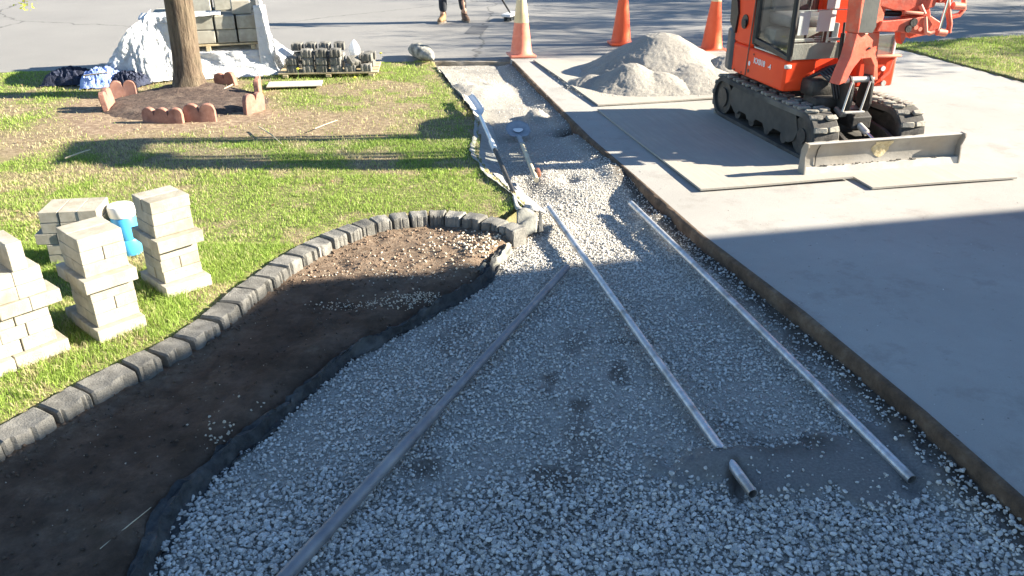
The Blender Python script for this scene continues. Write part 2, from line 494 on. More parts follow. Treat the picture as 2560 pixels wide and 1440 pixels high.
# ------------------------------------------------------------------ setting: plan of the yard
V_ = (math.cos(R(12.35)), math.sin(R(12.35)))       # along the road
U_ = (-V_[1], V_[0])                                # from the house to the road
EDGE = [(2.42, -.6), (2.10, .9), (1.799, 2.253), (1.685, 2.815), (1.468, 3.70), (1.167, 4.711), (.899, 5.883), (.655, 6.914), (.30, 8.75), (0.0, 10.36)]   # driveway's left edge
FAB = [(-1.30, .6), (-1.26, 1.5)] + [G(*p, -.10) for p in ((365, 1440), (430, 1290), (516, 1195), (608, 1113), (680, 1060), (793, 960), (870, 895), (1014, 818), (1080, 782), (1194, 722), (1232, 680), (1250, 640))] + [(.06, 4.86), (.12, 5.0)]
FUP = [(.16, 5.06), (.10, 5.3), (.03, 5.50), (-.12, 5.88), (-.20, 6.10), (-.26, 6.40), (-.28, 7.0), (-.32, 7.60), (-.44, 8.10), (-.65, 8.90), (-.93, 10.1)]
OUT = [(-2.62, .9), (-2.50, 1.5), (-2.38, 2.0), (-2.28, 2.26), (-2.19, 2.44), (-2.10, 2.65), (-1.988, 2.858), (-1.911, 3.011), (-1.788, 3.211), (-1.713, 3.318), (-1.641, 3.451), (-1.575, 3.635), (-1.535, 3.80), (-1.500, 3.97), (-1.445, 4.13), (-1.40, 4.28), (-1.345, 4.43),
       (-1.282, 4.574), (-1.204, 4.700), (-1.124, 4.809), (-1.044, 4.910), (-.942, 5.008), (-.826, 5.081), (-.700, 5.128), (-.565, 5.160), (-.429, 5.160), (-.292, 5.118), (-.150, 5.050), (-.012, 4.96), (.10, 4.85)]
ROADE = [(-40, 2.6), (-12, 8.75), (-6.043, 9.86), (-4.778, 10.08), (-2.8, 10.36), (-.96, 10.58), (-.1, 10.60), (1.124, 10.74), (3.2, 11.05), (4.9, 11.45), (6.4, 12.0), (9, 12.7), (14, 13.7), (60, 24)]
PATHPOLY = FAB + FUP + [(-.95, 10.6), (0.02, 10.6)] + EDGE[::-1]
BEDPOLY = OUT[:-1] + FAB[::-1]
LAWNPOLY = [(-40, -10), (-2.7, -10), (-2.66, .5)] + OUT[:-2] + FUP[1:] + [(-1.0, 10.57)] + ROADE[:5][::-1]
RLAWN = [(4.95, 11.42), (5.201, 11.10), (5.40, 10.3), (5.673, 9.163), (6.3, 7.0), (7.6, 2.5), (9.5, -4), (9.5, -10), (45, -10), (60, 23.9), (14, 13.65), (9, 12.65), (6.4, 11.95)]

# ground below everything, out to the horizon
def grid_sheet(x0, x1, y0, y1, step, poly, zf, name, mat, attr=None, skirt=0.0, kind='structure'):
    xs = np.arange(x0, x1 + step / 2, step); ys = np.arange(y0, y1 + step / 2, step)
    X, Y = np.meshgrid(xs, ys)
    Z = zf(X, Y)
    nx, ny = len(xs), len(ys)
    I = np.arange(nx * ny).reshape(ny, nx)
    cx = (X[:-1, :-1] + step / 2); cy = (Y[:-1, :-1] + step / 2)
    keep = inpoly(cx, cy, poly) if poly is not None else np.ones(cx.shape, bool)
    q = np.stack([I[:-1, :-1], I[:-1, 1:], I[1:, 1:], I[1:, :-1]], -1)[keep]
    V = np.stack([X, Y, Z], -1).reshape(-1, 3)
    at = {k: np.asarray(f(X, Y), float).ravel() for k, f in (attr or {}).items()}
    if skirt:
        kp = np.zeros((ny + 1, nx + 1), bool); kp[1:-1, 1:-1] = keep
        F2 = []; V2 = []
        base = len(V)
        low = V.copy(); low[:, 2] -= skirt
        V = np.vstack([V, low])
        at = {k: np.concatenate([a, np.ones_like(a)]) for k, a in at.items()}
        js, is_ = np.nonzero(keep)
        k1 = kp[1:-1, 1:-1]
        for dj, di, a, b in ((-1, 0, (0, 0), (0, 1)), (1, 0, (1, 1), (1, 0)), (0, -1, (1, 0), (0, 0)), (0, 1, (0, 1), (1, 1))):
            nb = kp[1 + dj:ny + dj, 1 + di:nx + di]
            m = keep & ~nb
            jj, ii = np.nonzero(m)
            va = I[jj + a[0], ii + a[1]]; vb = I[jj + b[0], ii + b[1]]
            F2.append(np.stack([vb, va, va + base, vb + base], -1))
        q = np.vstack([q] + F2)
    used, inv = np.unique(q, return_inverse=True)
    V = V[used]; q = inv.reshape(q.shape)
    me = np_mesh(name, V, q, {k: ('FLOAT', 'POINT', a[used]) for k, a in at.items()})
    o = link(name, me, mat, smooth=not skirt)
    return tag(o, kind=kind)

M_EARTH = surf('earth', (.07, .06, .035), (.12, .11, .06), 1.5, .95, 20, .01)
g = MB().add([(-900, -900, -.40), (900, -900, -.40), (900, 900, -.40), (-900, 900, -.40)], [(0, 1, 2, 3)])
tag(g.build('ground', M_EARTH), kind='structure')

# ---- lawn
TREE = (-3.38, 8.66)
RINGC = (-3.28, 8.22)
def lawn_z(x, y):
    z = .012 * (fbm(x * 1.3, y * 1.3, 3) - .5) + .012 * (fbm(x * 6, y * 6, 9) - .5)
    z = z - .012
    # the grass falls away towards the road's edge and the edging stones
    d = distline(x, y, ROADE[1:6]); z = z - .03 * (1 - sst(0, .25, d))
    d2 = distline(x, y, OUT); z = z - .015 * (1 - sst(0, .10, d2))
    return z
def bare(x, y):
    e = np.hypot((x - RINGC[0] + .1) / 1.25, (y - RINGC[1] + .25) / .95)
    m = 1 - sst(.75, 1.15, e + .7 * (fbm(x * 2.2, y * 2.2, 21) - .5))
    e2 = np.hypot((x + 1.9) / 1.5, (y - 7.45) / .62)
    m = np.maximum(m, .85 * (1 - sst(.5, 1.25, e2 + 1.0 * (fbm(x * 3, y * 3, 22) - .5))))
    e3 = np.hypot((x + 3.6) / 1.3, (y - 6.9) / .5)
    m = np.maximum(m, .8 * (1 - sst(.5, 1.3, e3 + 1.2 * (fbm(x * 3, y * 3, 25) - .5))))
    m = np.maximum(m, .75 * sst(.56, .68, fbm(x * 1.9, y * 1.9, 33)) * sst(5.0, 6.2, y))
    m = np.maximum(m, .6 * sst(.58, .70, fbm(x * 5.5, y * 5.5, 35)))
    m = np.maximum(m, .85 * (1 - sst(.015, .055, distline(x, y, OUT))))
    m = np.maximum(m, .6 * (1 - sst(.02, .12, distline(x, y, FUP) + .05 * (fbm(x * 6, y * 6, 5) - .5))))
    return np.clip(m, 0, 1)
grid_sheet(-7.2, .3, 1.8, 10.7, .03, LAWNPOLY, lawn_z, 'lawn', M_LAWN, {'bare': bare}, skirt=.22)
FARLAWN = [(-60, -12), (-7.18, -12), (-7.18, 9.60), (-12, 8.70), (-60, -3)]
m = MB().add([(x, y, -.02) for x, y in FARLAWN], [tuple(range(len(FARLAWN)))])
tag(m.build('lawn', M_LAWN), kind='structure')
m = MB().add([(x, y, -.02) for x, y in [(-7.18, -12), (-2.7, -12), (-2.62, 1.81), (-7.18, 1.81)]], [(0, 1, 2, 3)])
tag(m.build('lawn', M_LAWN), kind='structure')
def rl_z(x, y): return .02 * (fbm(x * 2, y * 2, 4) - .5) + .015 + 0 * x
grid_sheet(4.9, 11.5, 4.8, 12.9, .06, RLAWN, rl_z, 'lawn', M_LAWN, {'bare': lambda x, y: 0 * x}, skirt=.2)
m = MB().prism([(6.8, 4.78), (7.6, 2.5), (9.5, -4), (9.5, -12), (60, -12), (60, 23.8), (14, 13.6), (11.52, 13.1), (11.52, 4.78)], 'z', -.2, .0)
tag(m.build('lawn', M_LAWN), kind='structure')

# ---- planting bed
def bed_z(x, y):
    dS = distline(x, y, OUT); dF = distline(x, y, FAB)
    z = -.075 + .03 * (fbm(x * 2.4, y * 2.4, 41) - .5) + .026 * (fbm(x * 9, y * 9, 42) - .5) + .020 * (fbm(x * 26, y * 26, 43) - .5)
    z = z + .02 * sst(.35, .05, dF) * 0 + .022 * np.exp(-((dF - .16) / .09) ** 2) * (.5 + fbm(x * 4, y * 4, 44))
    z = z - .05 * (1 - sst(.0, .07, dF))
    z = z + .012 * (1 - sst(.12, .24, dS))
    z = z + .014 * np.abs(fbm(x * 4 + y * 6, y * 2 - x * 1.5, 46) - .5) * 2
    return z
def bed_pale(x, y):
    # paler soil: the far end of the bed and the strip along the stones
    d = distline(x, y, OUT)
    a = sst(3.95, 4.35, y - .25 * x * 0 + .35 * (fbm(x * 3, y * 3, 51) - .5)) * .85
    s = .55 * (1 - sst(.14, .30, d + .12 * (fbm(x * 7, y * 7, 52) - .5)))
    p = .35 * sst(.55, .72, fbm(x * 5, y * 5, 53))
    return np.clip(np.maximum(np.maximum(a, s), p), 0, 1)
BEDBIG = [(-2.75, .6)] + OUT[:-1] + [(.2, 5.0)] + [(x + .01, y) for x, y in FAB[::-1]] + [(-1.2, .6)]
grid_sheet(-2.7, .3, 1.3, 5.25, .02, BEDBIG, bed_z, 'soil_bed', M_BED, {'dry': bed_pale})  # 'dry' weights the bed's paler soil colour

# ---- excavated path
def path_z(x, y):
    z = -.125 + .05 * sst(5.2, 6.3, y) - .015 * sst(6.6, 7.2, y)
    z = z + .022 * (fbm(x * 2.5, y * 2.5, 61) - .5) + .010 * (fbm(x * 11, y * 11, 62) - .5)
    # heap of fresh stone
    e = np.hypot((x - .50) / .42, (y - 6.0) / .48)
    z = z + .045 * (1 - sst(.55, 1.0, e))
    e = np.hypot((x - .18) / .10, (y - 6.02) / .07); z = z - .0 * e
    # crater in it
    e = np.hypot((x - .44) / .07, (y - 5.95) / .06); z = z - .05 * np.exp(-e * e)
    # far heap of fines with a dip
    e = np.hypot((x + .42) / .36, (y - 9.05) / .42); z = z + .13 * np.exp(-e * e * 1.3) * (1 + .6 * (fbm(x * 7, y * 7, 67) - .5))
    e = np.hypot((x + .36) / .11, (y - 9.12) / .13); z = z - .08 * np.exp(-e * e)
    # small dump near the driveway edge
    e = np.hypot((x - .23) / .10, (y - 7.86) / .10); z = z + .09 * np.exp(-e ** 4)
    e = np.hypot((x - .08) / .25, (y - 8.1) / .2); z = z + .03 * np.exp(-e * e)
    # hollow
    e = np.hypot((x - .52) / .13, (y - 7.35) / .10); z = z - .07 * np.exp(-e * e)
    e = np.hypot((x + .30) / .10, (y - 7.75) / .10); z = z - .05 * np.exp(-e * e)
    # lumps around the pole ends
    e = np.hypot((x - .30) / .12, (y - 5.12) / .09); z = z + .035 * np.exp(-e * e) * (.6 + fbm(x * 14, y * 14, 63))
    e = np.hypot((x - .93) / .12, (y - 5.12) / .09); z = z + .06 * np.exp(-e * e) * (.6 + fbm(x * 14, y * 14, 64))
    # screenings over the poles
    s = sandm(x, y)
    z = z + .03 * s
    e = np.hypot((x - .86) / .17, (y - 2.625) / .085); z = z + .042 * np.exp(-e ** 3)
    e = np.hypot((x - .86) / .035, (y - 2.47) / .09); z = z - .05 * np.exp(-e * e)
    e = np.hypot((x - 1.52) / .04, (y - 2.47) / .05); z = z - .03 * np.exp(-e * e)
    # trodden up against the driveway
    d = distline(x, y, EDGE); z = z + .052 * (1 - sst(.03, .22, d + .03 * (fbm(x * 9, y * 9, 66) - .5)))
    return z
def sandm(x, y):
    n = 1.1 * (fbm(x * 6, y * 6, 71) - .5) + .5 * (fbm(x * 22, y * 22, 79) - .5)
    e = np.hypot((x - 1.0) / .40, (y - 2.58) / .17) + n
    a = 1 - sst(.75, 1.1, e)
    e = np.hypot((x - 1.42) / .30, (y - 2.60) / .24) + n
    a = np.maximum(a, 1 - sst(.75, 1.1, e))
    return a
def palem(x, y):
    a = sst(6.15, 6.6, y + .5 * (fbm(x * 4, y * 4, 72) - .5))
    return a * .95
def dirtm(x, y):
    d = distline(x, y, EDGE)
    a = (1 - sst(.05, .15, d + .09 * (fbm(x * 7, y * 7, 73) - .5))) * .9 * (1 - .6 * sst(6, 7, y))
    # trodden damp patches
    for (cx, cy, rx, ry) in ((.16, 3.28, .05, .13), (.30, 3.05, .05, .06), (.62, 3.62, .14, .04), (.50, 3.3, .05, .10), (.17, 2.55, .09, .07), (1.25, 2.75, .12, .05), (-.35, 2.62, .08, .06), (.865, 2.55, .045, .10), (.84, 2.66, .09, .03)):
        e = np.hypot((x - cx) / rx, (y - cy) / ry) + 2.4 * (fbm(x * 13, y * 13, 74) - .5)
        a = np.maximum(a, .72 * (1 - sst(.45, 1.25, e)))
    e = np.hypot((x - .52) / .15, (y - 7.35) / .12); a = np.maximum(a, np.exp(-e * e))
    a = np.maximum(a, .45 * sst(.60, .74, fbm(x * 3.1, y * 2.2, 78)) * (y < 4.2))
    a = np.maximum(a, .8 * (1 - sst(.02, .10, distline(x, y, FUP[:8]) + .08 * (fbm(x * 8, y * 8, 75) - .5))))
    return np.clip(a, 0, 1)
PATHBIG = [(x - .05, y) for x, y in FAB] + [(x - .06, y) for x, y in FUP] + [(-1.0, 10.64), (.1, 10.64)] + [(x + .06, y) for x, y in EDGE[::-1]]
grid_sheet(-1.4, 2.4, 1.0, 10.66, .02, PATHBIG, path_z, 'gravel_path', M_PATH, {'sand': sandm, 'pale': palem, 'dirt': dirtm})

# ---- driveway: a slab with a rounded, stained edge
DR = [(-.0, 0)]
ring = EDGE + [(-.02, 10.52)]
right = [(4.93, 11.25), (5.19, 11.05), (5.38, 10.3), (5.65, 9.163), (6.28, 7.0), (7.58, 2.5), (9.4, -4)]
far = [(-.02, 10.52), (1.124, 10.66), (3.2, 10.97), (4.93, 11.37)]
top = [(x + .012 * V_[0] * 2, y) for x, y in EDGE] + far + right[1:] + [(3.0, -4)]
mb = MB()
n0 = len(top)
mb.add([(x, y, 0) for x, y in top] + [(x, y, -.25) for x, y in top], [tuple(range(n0))] + [(i, (i + 1) % n0, n0 + (i + 1) % n0, n0 + i) for i in range(n0)])
tag(mb.build('driveway', M_DRIVE), kind='structure')
# edge strip
E2 = []
for (x1, y1), (x2, y2) in zip(EDGE[:-1], EDGE[1:]):
    k = max(2, int(math.hypot(x2 - x1, y2 - y1) / .04))
    for i in range(k): E2.append((x1 + (x2 - x1) * i / k, y1 + (y2 - y1) * i / k))
E2.append(EDGE[-1])
prof = [(.026, .003), (.012, .0035), (.002, .000), (-.005, -.008), (-.009, -.03), (-.008, -.06), (-.012, -.10), (-.006, -.14), (-.01, -.24)]
vs = []
for i, (x, y) in enumerate(E2):
    w = .006 * (float(fbm(y * 6, 0, 81)) - .5) + .014 * (float(fbm(y * 1.3, 3, 82)) - .5)
    for k, (dx, z) in enumerate(prof):
        ww = w if k > 1 else 0
        jj = .010 * (float(vnoise(y * 25, k * 1.7, 83)) - .5) if k > 1 else 0
        vs.append((x + dx + ww + jj, y, z))
k = len(prof)
fs = [(i * k + j, i * k + j + 1, (i + 1) * k + j + 1, (i + 1) * k + j) for i in range(len(E2) - 1) for j in range(k - 1)]
tag(MB().add(vs, fs).build('driveway_edge', M_EDGE, smooth=True), kind='structure')

# ---- road
rp = [(x, y) for x, y in ROADE]
farr = [(60, 33), (-40, 11.5)]
FARE = [(60, 34), (14, 22.2), (-1, 19.2), (-40, 11)]
pts = rp + FARE
mb = MB(); n0 = len(pts)
mb.add([(x, y, -.035) for x, y in pts] + [(x, y, -.3) for x, y in pts], [tuple(range(n0))] + [(i, (i + 1) % n0, n0 + (i + 1) % n0, n0 + i) for i in range(n0)])
tag(mb.build('road', M_ROAD), kind='structure')
# crumbled face where the path was cut back to the road slab
vs = []; N = 46
for i in range(N + 1):
    x = -1.02 + i * (1.08 / N)
    y = 10.575 + .02 * x
    for k2, (dy, z) in enumerate(((.10, -.030), (.0, -.028), (-.02, -.045), (-.015, -.09), (-.04, -.16))):
        j = .03 * (float(fbm(x * 9 + k2 * 3, k2, 84)) - .5) if k2 else 0
        vs.append((x, y + dy + j, z + (.02 * (float(vnoise(x * 12, k2, 85)) - .5) if k2 > 1 else 0)))
fs = [(i * 5 + j, i * 5 + j + 1, (i + 1) * 5 + j + 1, (i + 1) * 5 + j) for i in range(N) for j in range(4)]
tag(MB().add(vs, fs).build('kerb', M_KERB, smooth=True), kind='structure')
# far side of the street
mb = MB().prism([(60, 34.0), (14, 22.2), (-1, 19.2), (-40, 11.0), (-40, 11.2), (-1, 19.4), (14, 22.4), (60, 34.2)], 'z', -.3, .08)
tag(mb.build('kerb', M_KERB), kind='structure')
mb = MB().prism([(60, 34.22), (14, 22.42), (-1, 19.42), (-40, 11.22), (-200, 30), (-200, 300), (300, 300), (300, 90)], 'z', -.3, .06)
tag(mb.build('lawn', M_LAWN), kind='structure')
# darker four-sided patch of colour on the road
q = [G(*p, -.031) for p in ((1161, 84), (1204, 86), (1222, 65), (1180, 64))]
tag(MB().add([(x, y, -.031) for x, y in q], [(0, 1, 2, 3)]).build('road_patch', M_PATCH), kind='structure')

# ------------------------------------------------------------------ stones (stuff)
def ico(sub):
    bm = bmesh.new(); bmesh.ops.create_icosphere(bm, subdivisions=sub, radius=1)
    bm.verts.index_update()
    v = np.array([x.co for x in bm.verts]); f = np.array([[a.index for a in p.verts] for p in bm.faces]); bm.free()
    return v, f
def stone_templates(sub, n, seed):
    r = np.random.default_rng(seed); v0, f = ico(sub); T = []
    for _ in range(n):
        v = v0.copy()
        for _k in range(7):                       # chop with planes: angular crushed stone
            d = r.normal(size=3); d /= np.linalg.norm(d)
            h = r.uniform(.45, .8)
            p = v @ d
            v = v - np.outer(np.maximum(p - h, 0), d)
        v *= np.array([1, r.uniform(.6, .9), r.uniform(.4, .65)])
        T.append(v)
    return T, f
def scatter_stones(name, P, S, Ctint, sub, seed, tilt=.5):
    """P (n,3) centres, S sizes, Ctint (n,3)"""
    r = np.random.default_rng(seed); T, f = stone_templates(sub, 14, seed)
    n = len(P); k = len(T[0])
    ti = r.integers(0, len(T), n)
    TV = np.stack(T)[ti] * (S[:, None, None])
    a = r.uniform(0, 2 * np.pi, n); b = r.normal(0, tilt, n); c = r.normal(0, tilt, n)
    def rot(V, ax, an):
        i, j = [(1, 2), (2, 0), (0, 1)][ax]
        ca, sa = np.cos(an)[:, None], np.sin(an)[:, None]
        vi, vj = V[..., i].copy(), V[..., j].copy()
        V[..., i] = ca * vi - sa * vj; V[..., j] = sa * vi + ca * vj
    rot(TV, 0, b); rot(TV, 1, c); rot(TV, 2, a)
    TV += P[:, None, :]
    V = TV.reshape(-1, 3)
    F = (f[None] + (np.arange(n) * k)[:, None, None]).reshape(-1, 3)
    col = np.concatenate([Ctint, np.ones((n, 1))], 1)
    col = np.repeat(col, k, 0)
    me = np_mesh(name, V, F, {'tint': ('FLOAT_COLOR', 'POINT', col)})
    o = link(name, me, M_STONE)
    return tag(o, kind='stuff')
def stone_col(n, r, lo=.24, hi=.52):
    b = (lo + (hi - lo) * r.uniform(0, 1, n) ** 1.25) * 1.38 + .03
    w = r.uniform(-.01, .05, n)
    b = np.minimum(b * 1.22 + .03, .82)
    return np.stack([b * (1.0 + w), b * .985, b * (.925 - w)], 1)
# crushed stone in the path
r = np.random.default_rng(11)
def path_scatter(n, y0, y1, smin, smax, seed, pw=1.0):
    r = np.random.default_rng(seed)
    x = r.uniform(-1.35, 2.3, n); y = r.uniform(y0, y1, n)
    ok = inpoly(x, y, PATHPOLY)
    x, y = x[ok], y[ok]
    m = np.maximum(sandm(x, y), np.maximum(palem(x, y), dirtm(x, y) * .75))
    ok = r.uniform(0, 1, len(x)) > m * (.955 + .04 * (y > 5.5))
    x, y = x[ok], y[ok]
    s = smin + (smax - smin) * r.uniform(0, 1, len(x)) ** pw
    return r, x, y, s
# bigger stone close to the house, a layer at least two deep
r, x, y, s = path_scatter(25000, 1.6, 2.62, .005, .0162, 12, 1.2)
fade = r.uniform(0, 1, len(x)) > sst(2.30, 2.62, y + .3 * (fbm(x * 3, y * 3, 91) - .5))
x, y, s = x[fade], y[fade], s[fade]
z = path_z(x, y) + s * .25 + r.uniform(0, .014, len(x))
scatter_stones('gravel', np.stack([x, y, z], 1), s, stone_col(len(x), r, .22, .46), 2, 5, .45)
# medium mix
r, x, y, s = path_scatter(60000, 2.1, 5.6, .005, .0135, 13, 1.5)
keep = r.uniform(0, 1, len(x)) * (1 + 2.2 * sst(4.4, 5.2, y)) < .35 + .65 * sst(.38, .55, fbm(x * 3.2, y * 3.2, 92))
x, y, s = x[keep], y[keep], s[keep]
z = path_z(x, y) + s * .25 + r.uniform(0, .005, len(x))
scatter_stones('gravel', np.stack([x, y, z], 1), s, stone_col(len(x), r, .22, .5), 1, 6, .5)
# small stone and chips
r, x, y, s = path_scatter(70000, 2.0, 6.9, .0028, .0065, 14, 1.0)
z = path_z(x, y) + s * .3
scatter_stones('gravel', np.stack([x, y, z], 1), s, stone_col(len(x), r, .2, .5), 1, 7, .6)
# sunny stretch: clean stone, tinted paler to paint in the sunlight
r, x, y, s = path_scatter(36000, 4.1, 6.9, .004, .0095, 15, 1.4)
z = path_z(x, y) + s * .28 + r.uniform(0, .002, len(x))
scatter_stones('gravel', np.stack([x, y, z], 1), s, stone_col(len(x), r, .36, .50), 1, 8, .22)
# loose grit on the far fines
r = np.random.default_rng(16)
n = 5000
x = r.uniform(-1, .8, n); y = r.uniform(6.3, 10.5, n); ok = inpoly(x, y, PATHPOLY); x, y = x[ok], y[ok]
s = r.uniform(.003, .010, len(x)) ; z = path_z(x, y) + s * .2
scatter_stones('gravel', np.stack([x, y, z], 1), s, stone_col(len(x), r, .28, .5), 1, 9, .5)
# stones and clods strewn over the soil bed
def bed_scatter(n, cx, cy, rx, ry, smin, smax, seed, lo=.4, hi=.62):
    r = np.random.default_rng(seed)
    x = cx + rx * r.normal(size=n); y = cy + ry * r.normal(size=n)
    ok = inpoly(x, y, BEDPOLY) & (distline(x, y, OUT) > .15)
    x, y = x[ok], y[ok]; s = r.uniform(smin, smax, len(x)) ; z = bed_z(x, y) + s * .3
    return x, y, z, s, stone_col(len(x), r, lo, hi)
parts = [bed_scatter(170, -.20, 4.74, .20, .13, .006, .016, 31), bed_scatter(130, -.08, 4.64, .12, .12, .006, .015, 32),
         bed_scatter(90, -.75, 4.30, .30, .05, .004, .010, 33), bed_scatter(260, -.48, 3.98, .10, .04, .003, .008, 34, .35, .5),
         bed_scatter(150, -.82, 3.90, .13, .03, .003, .008, 35, .35, .5), bed_scatter(60, -.58, 3.9, .10, .05, .004, .010, 30, .35, .5), bed_scatter(26, -1.17, 2.75, .06, .05, .005, .012, 36, .35, .5),
         bed_scatter(8, -1.15, 2.9, .08, .06, .005, .012, 37, .35, .5), bed_scatter(220, -1.3, 3.2, .6, .8, .002, .005, 38, .2, .45),
         bed_scatter(110, -.45, 4.5, .3, .2, .004, .012, 39)]
X_ = [np.concatenate([p[i] for p in parts]) for i in range(4)]; CT = np.concatenate([p[4] for p in parts]) * np.array([.86, .78, .66])
scatter_stones('scattered_stones', np.stack(X_[:3], 1), X_[3], CT, 1, 10, .5)
r = np.random.default_rng(40); n = 34000
x = r.uniform(-2.6, .1, n); y = r.uniform(1.8, 5.1, n)
dS = distline(x, y, OUT)
ok = inpoly(x, y, BEDPOLY) & (dS > .12) & (r.uniform(0, 1, n) < .15 + .7 * (1 - sst(.14, .3, dS)) + .4 * (y > 4.1))
x, y = x[ok], y[ok]; s = .002 + .013 * r.uniform(0, 1, len(x)) ** 4
b = r.uniform(.05, .12, len(x)) * (1 + 1.3 * bed_pale(x, y))
scatter_stones('soil_clods', np.stack([x, y, bed_z(x, y) + s * .2], 1), s, np.stack([b * 1.25, b * .88, b * .62], 1), 1, 11, .6)

# ------------------------------------------------------------------ grass (stuff)
def grass(name, n, x0, x1, y0, y1, poly, zf, hmin, hmax, wid, seed, densf, dry=.25, lushf=None):
    r = np.random.default_rng(seed)
    x = r.uniform(x0, x1, n); y = r.uniform(y0, y1, n)
    ok = inpoly(x, y, poly); x, y = x[ok], y[ok]
    ok = r.uniform(0, 1, len(x)) < densf(x, y); x, y = x[ok], y[ok]
    n = len(x); z = zf(x, y) - .003
    h = r.uniform(hmin, hmax, n) * (.25 + 1.25 * fbm(x * 5, y * 5, seed + 3))
    if lushf is not None: h = h * lushf(x, y)
    a = r.uniform(0, 2 * np.pi, n); lean = r.uniform(.1, .9, n) * h
    la = r.uniform(0, 2 * np.pi, n)
    w = wid * r.uniform(.7, 1.3, n)
    dx, dy = np.cos(a) * w, np.sin(a) * w
    lx, ly = np.cos(la) * lean, np.sin(la) * lean
    B1 = np.stack([x - dx, y - dy, z], 1); B2 = np.stack([x + dx, y + dy, z], 1)
    M1 = np.stack([x - dx * .8 + lx * .35, y - dy * .8 + ly * .35, z + h * .6], 1); M2 = np.stack([x + dx * .8 + lx * .35, y + dy * .8 + ly * .35, z + h * .6], 1)
    Tp = np.stack([x + lx, y + ly, z + h * (1 - .25 * (lean / h) ** 2)], 1)
    V = np.stack([B1, B2, M2, M1, Tp], 1).reshape(-1, 3)
    i = np.arange(n)[:, None] * 5
    F = np.concatenate([i + np.array([[0, 1, 2]]), i + np.array([[0, 2, 3]]), i + np.array([[3, 2, 4]])], 0)
    t = r.uniform(0, 1, n)
    gr = np.stack([.205 + .19 * t, .315 + .21 * t, .045 + .08 * t], 1)
    st = np.stack([.42 + .2 * t, .38 + .18 * t, .20 + .12 * t], 1)
    isd = r.uniform(0, 1, n) < np.clip(dry + .9 * bare(x, y) + 1.1 * (fbm(x * 2.5, y * 2.5, 95) - .5), .04, .9)
    col = np.where(isd[:, None], st, gr) * r.uniform(.8, 1.15, (n, 1))
    col = np.repeat(np.concatenate([col, np.ones((n, 1))], 1), 5, 0)
    me = np_mesh(name, V, F, {'tint': ('FLOAT_COLOR', 'POINT', col)})
    return tag(link(name, me, M_GRASS), kind='stuff')
stk_pts = [(-1.85, 4.02), (-2.03, 3.57), (-2.30, 3.27), (-2.5, 4.45)]
def lush(x, y):
    f = np.ones_like(x)
    for cx, cy in stk_pts:
        f = np.maximum(f, 1 + .7 * np.exp(-(((x - cx) ** 2 + (y - cy) ** 2) / .09)))
    return f * (1 - .45 * (1 - sst(0, .12, distline(x, y, OUT))))
grass('grass', 105000, -2.9, -1.2, 2.2, 4.6, LAWNPOLY, lawn_z, .018, .042, .0013, 101, lambda x, y: (1 - .8 * bare(x, y)), .05, lush)
grass('grass', 110000, -4.0, .2, 4.3, 6.9, LAWNPOLY, lawn_z, .014, .034, .0018, 102, lambda x, y: (1 - .85 * bare(x, y)), .10)
grass('grass', 85000, -6.4, -.2, 6.6, 10.6, LAWNPOLY, lawn_z, .014, .036, .0026, 103, lambda x, y: (1 - .95 * bare(x, y)), .08)
grass('grass', 9000, -3.9, -2.8, 4.3, 6.0, LAWNPOLY, lawn_z, .014, .034, .0018, 105, lambda x, y: (1 - .85 * bare(x, y)), .2)
grass('grass', 60000, 4.9, 9.5, 7.5, 12.6, RLAWN, rl_z, .02, .045, .0028, 104, lambda x, y: .95 + 0 * x, .02)

# ------------------------------------------------------------------ curved row of edging stones
ords = ['first', 'second', 'third', 'fourth', 'fifth', 'sixth', 'seventh', 'eighth', 'ninth', 'tenth', 'eleventh', 'twelfth', 'thirteenth', 'fourteenth', 'fifteenth', 'sixteenth', 'seventeenth', 'eighteenth', 'nineteenth', 'twentieth', 'twenty-first', 'twenty-second', 'twenty-third', 'twenty-fourth', 'twenty-fifth', 'twenty-sixth', 'twenty-seventh', 'twenty-eighth']
def edging_stone_mesh(L, W, H, seed, inner=.97):
    """tumbled block: x along the row, y = 0 outer side, -W inner side with grooves, top at z = 0"""
    rr = random.Random(seed)
    nx = 17; prof = [(0.0, -H), (0.0, -.012), (-.004, -.003), (-.012, 0.0), (-.05, .001), (-W * .70, .001), (-W * .93, -.002), (-W * .985, -.010), (-W, -.024), (-W * 1.02, -.070), (-W * 1.0, -H)]
    gpos = [rr.uniform(-.40, .40) for _ in range(rr.randint(2, 3))]
    vs = []
    for i in range(nx):
        t = i / (nx - 1) - .5
        end = max(0, (abs(t) - .44) / .06)
        for j, (y, z) in enumerate(prof):
            sx = 1 - (1 - inner) * min(1, max(0, -y / W))
            yy, zz = y, z
            g_ = sum(math.exp(-((t - gp) / .035) ** 2) for gp in gpos)
            if j >= 6:
                yy += min(1, g_) * (.015 if L > .135 else .007) * min(1, (j - 5) / 2.0)
            yy *= 1 - .06 * end ** 2; zz -= .010 * end ** 2 * (1 if 2 <= j <= 8 else 0)
            yy += rr.uniform(-.0015, .0015); zz += rr.uniform(-.0012, .0012) + (.004 * math.sin(t * 7 + seed) if 3 <= j <= 6 else 0)
            vs.append((t * L * sx * (1 - .02 * end), yy, zz))
    k = len(prof)
    fs = [(i * k + j, i * k + j + 1, (i + 1) * k + j + 1, (i + 1) * k + j) for i in range(nx - 1) for j in range(k - 1)]
    fs += [tuple(range(k)), tuple((nx - 1) * k + j for j in range(k))[::-1]]
    return vs, fs
n_st = len(OUT) - 1
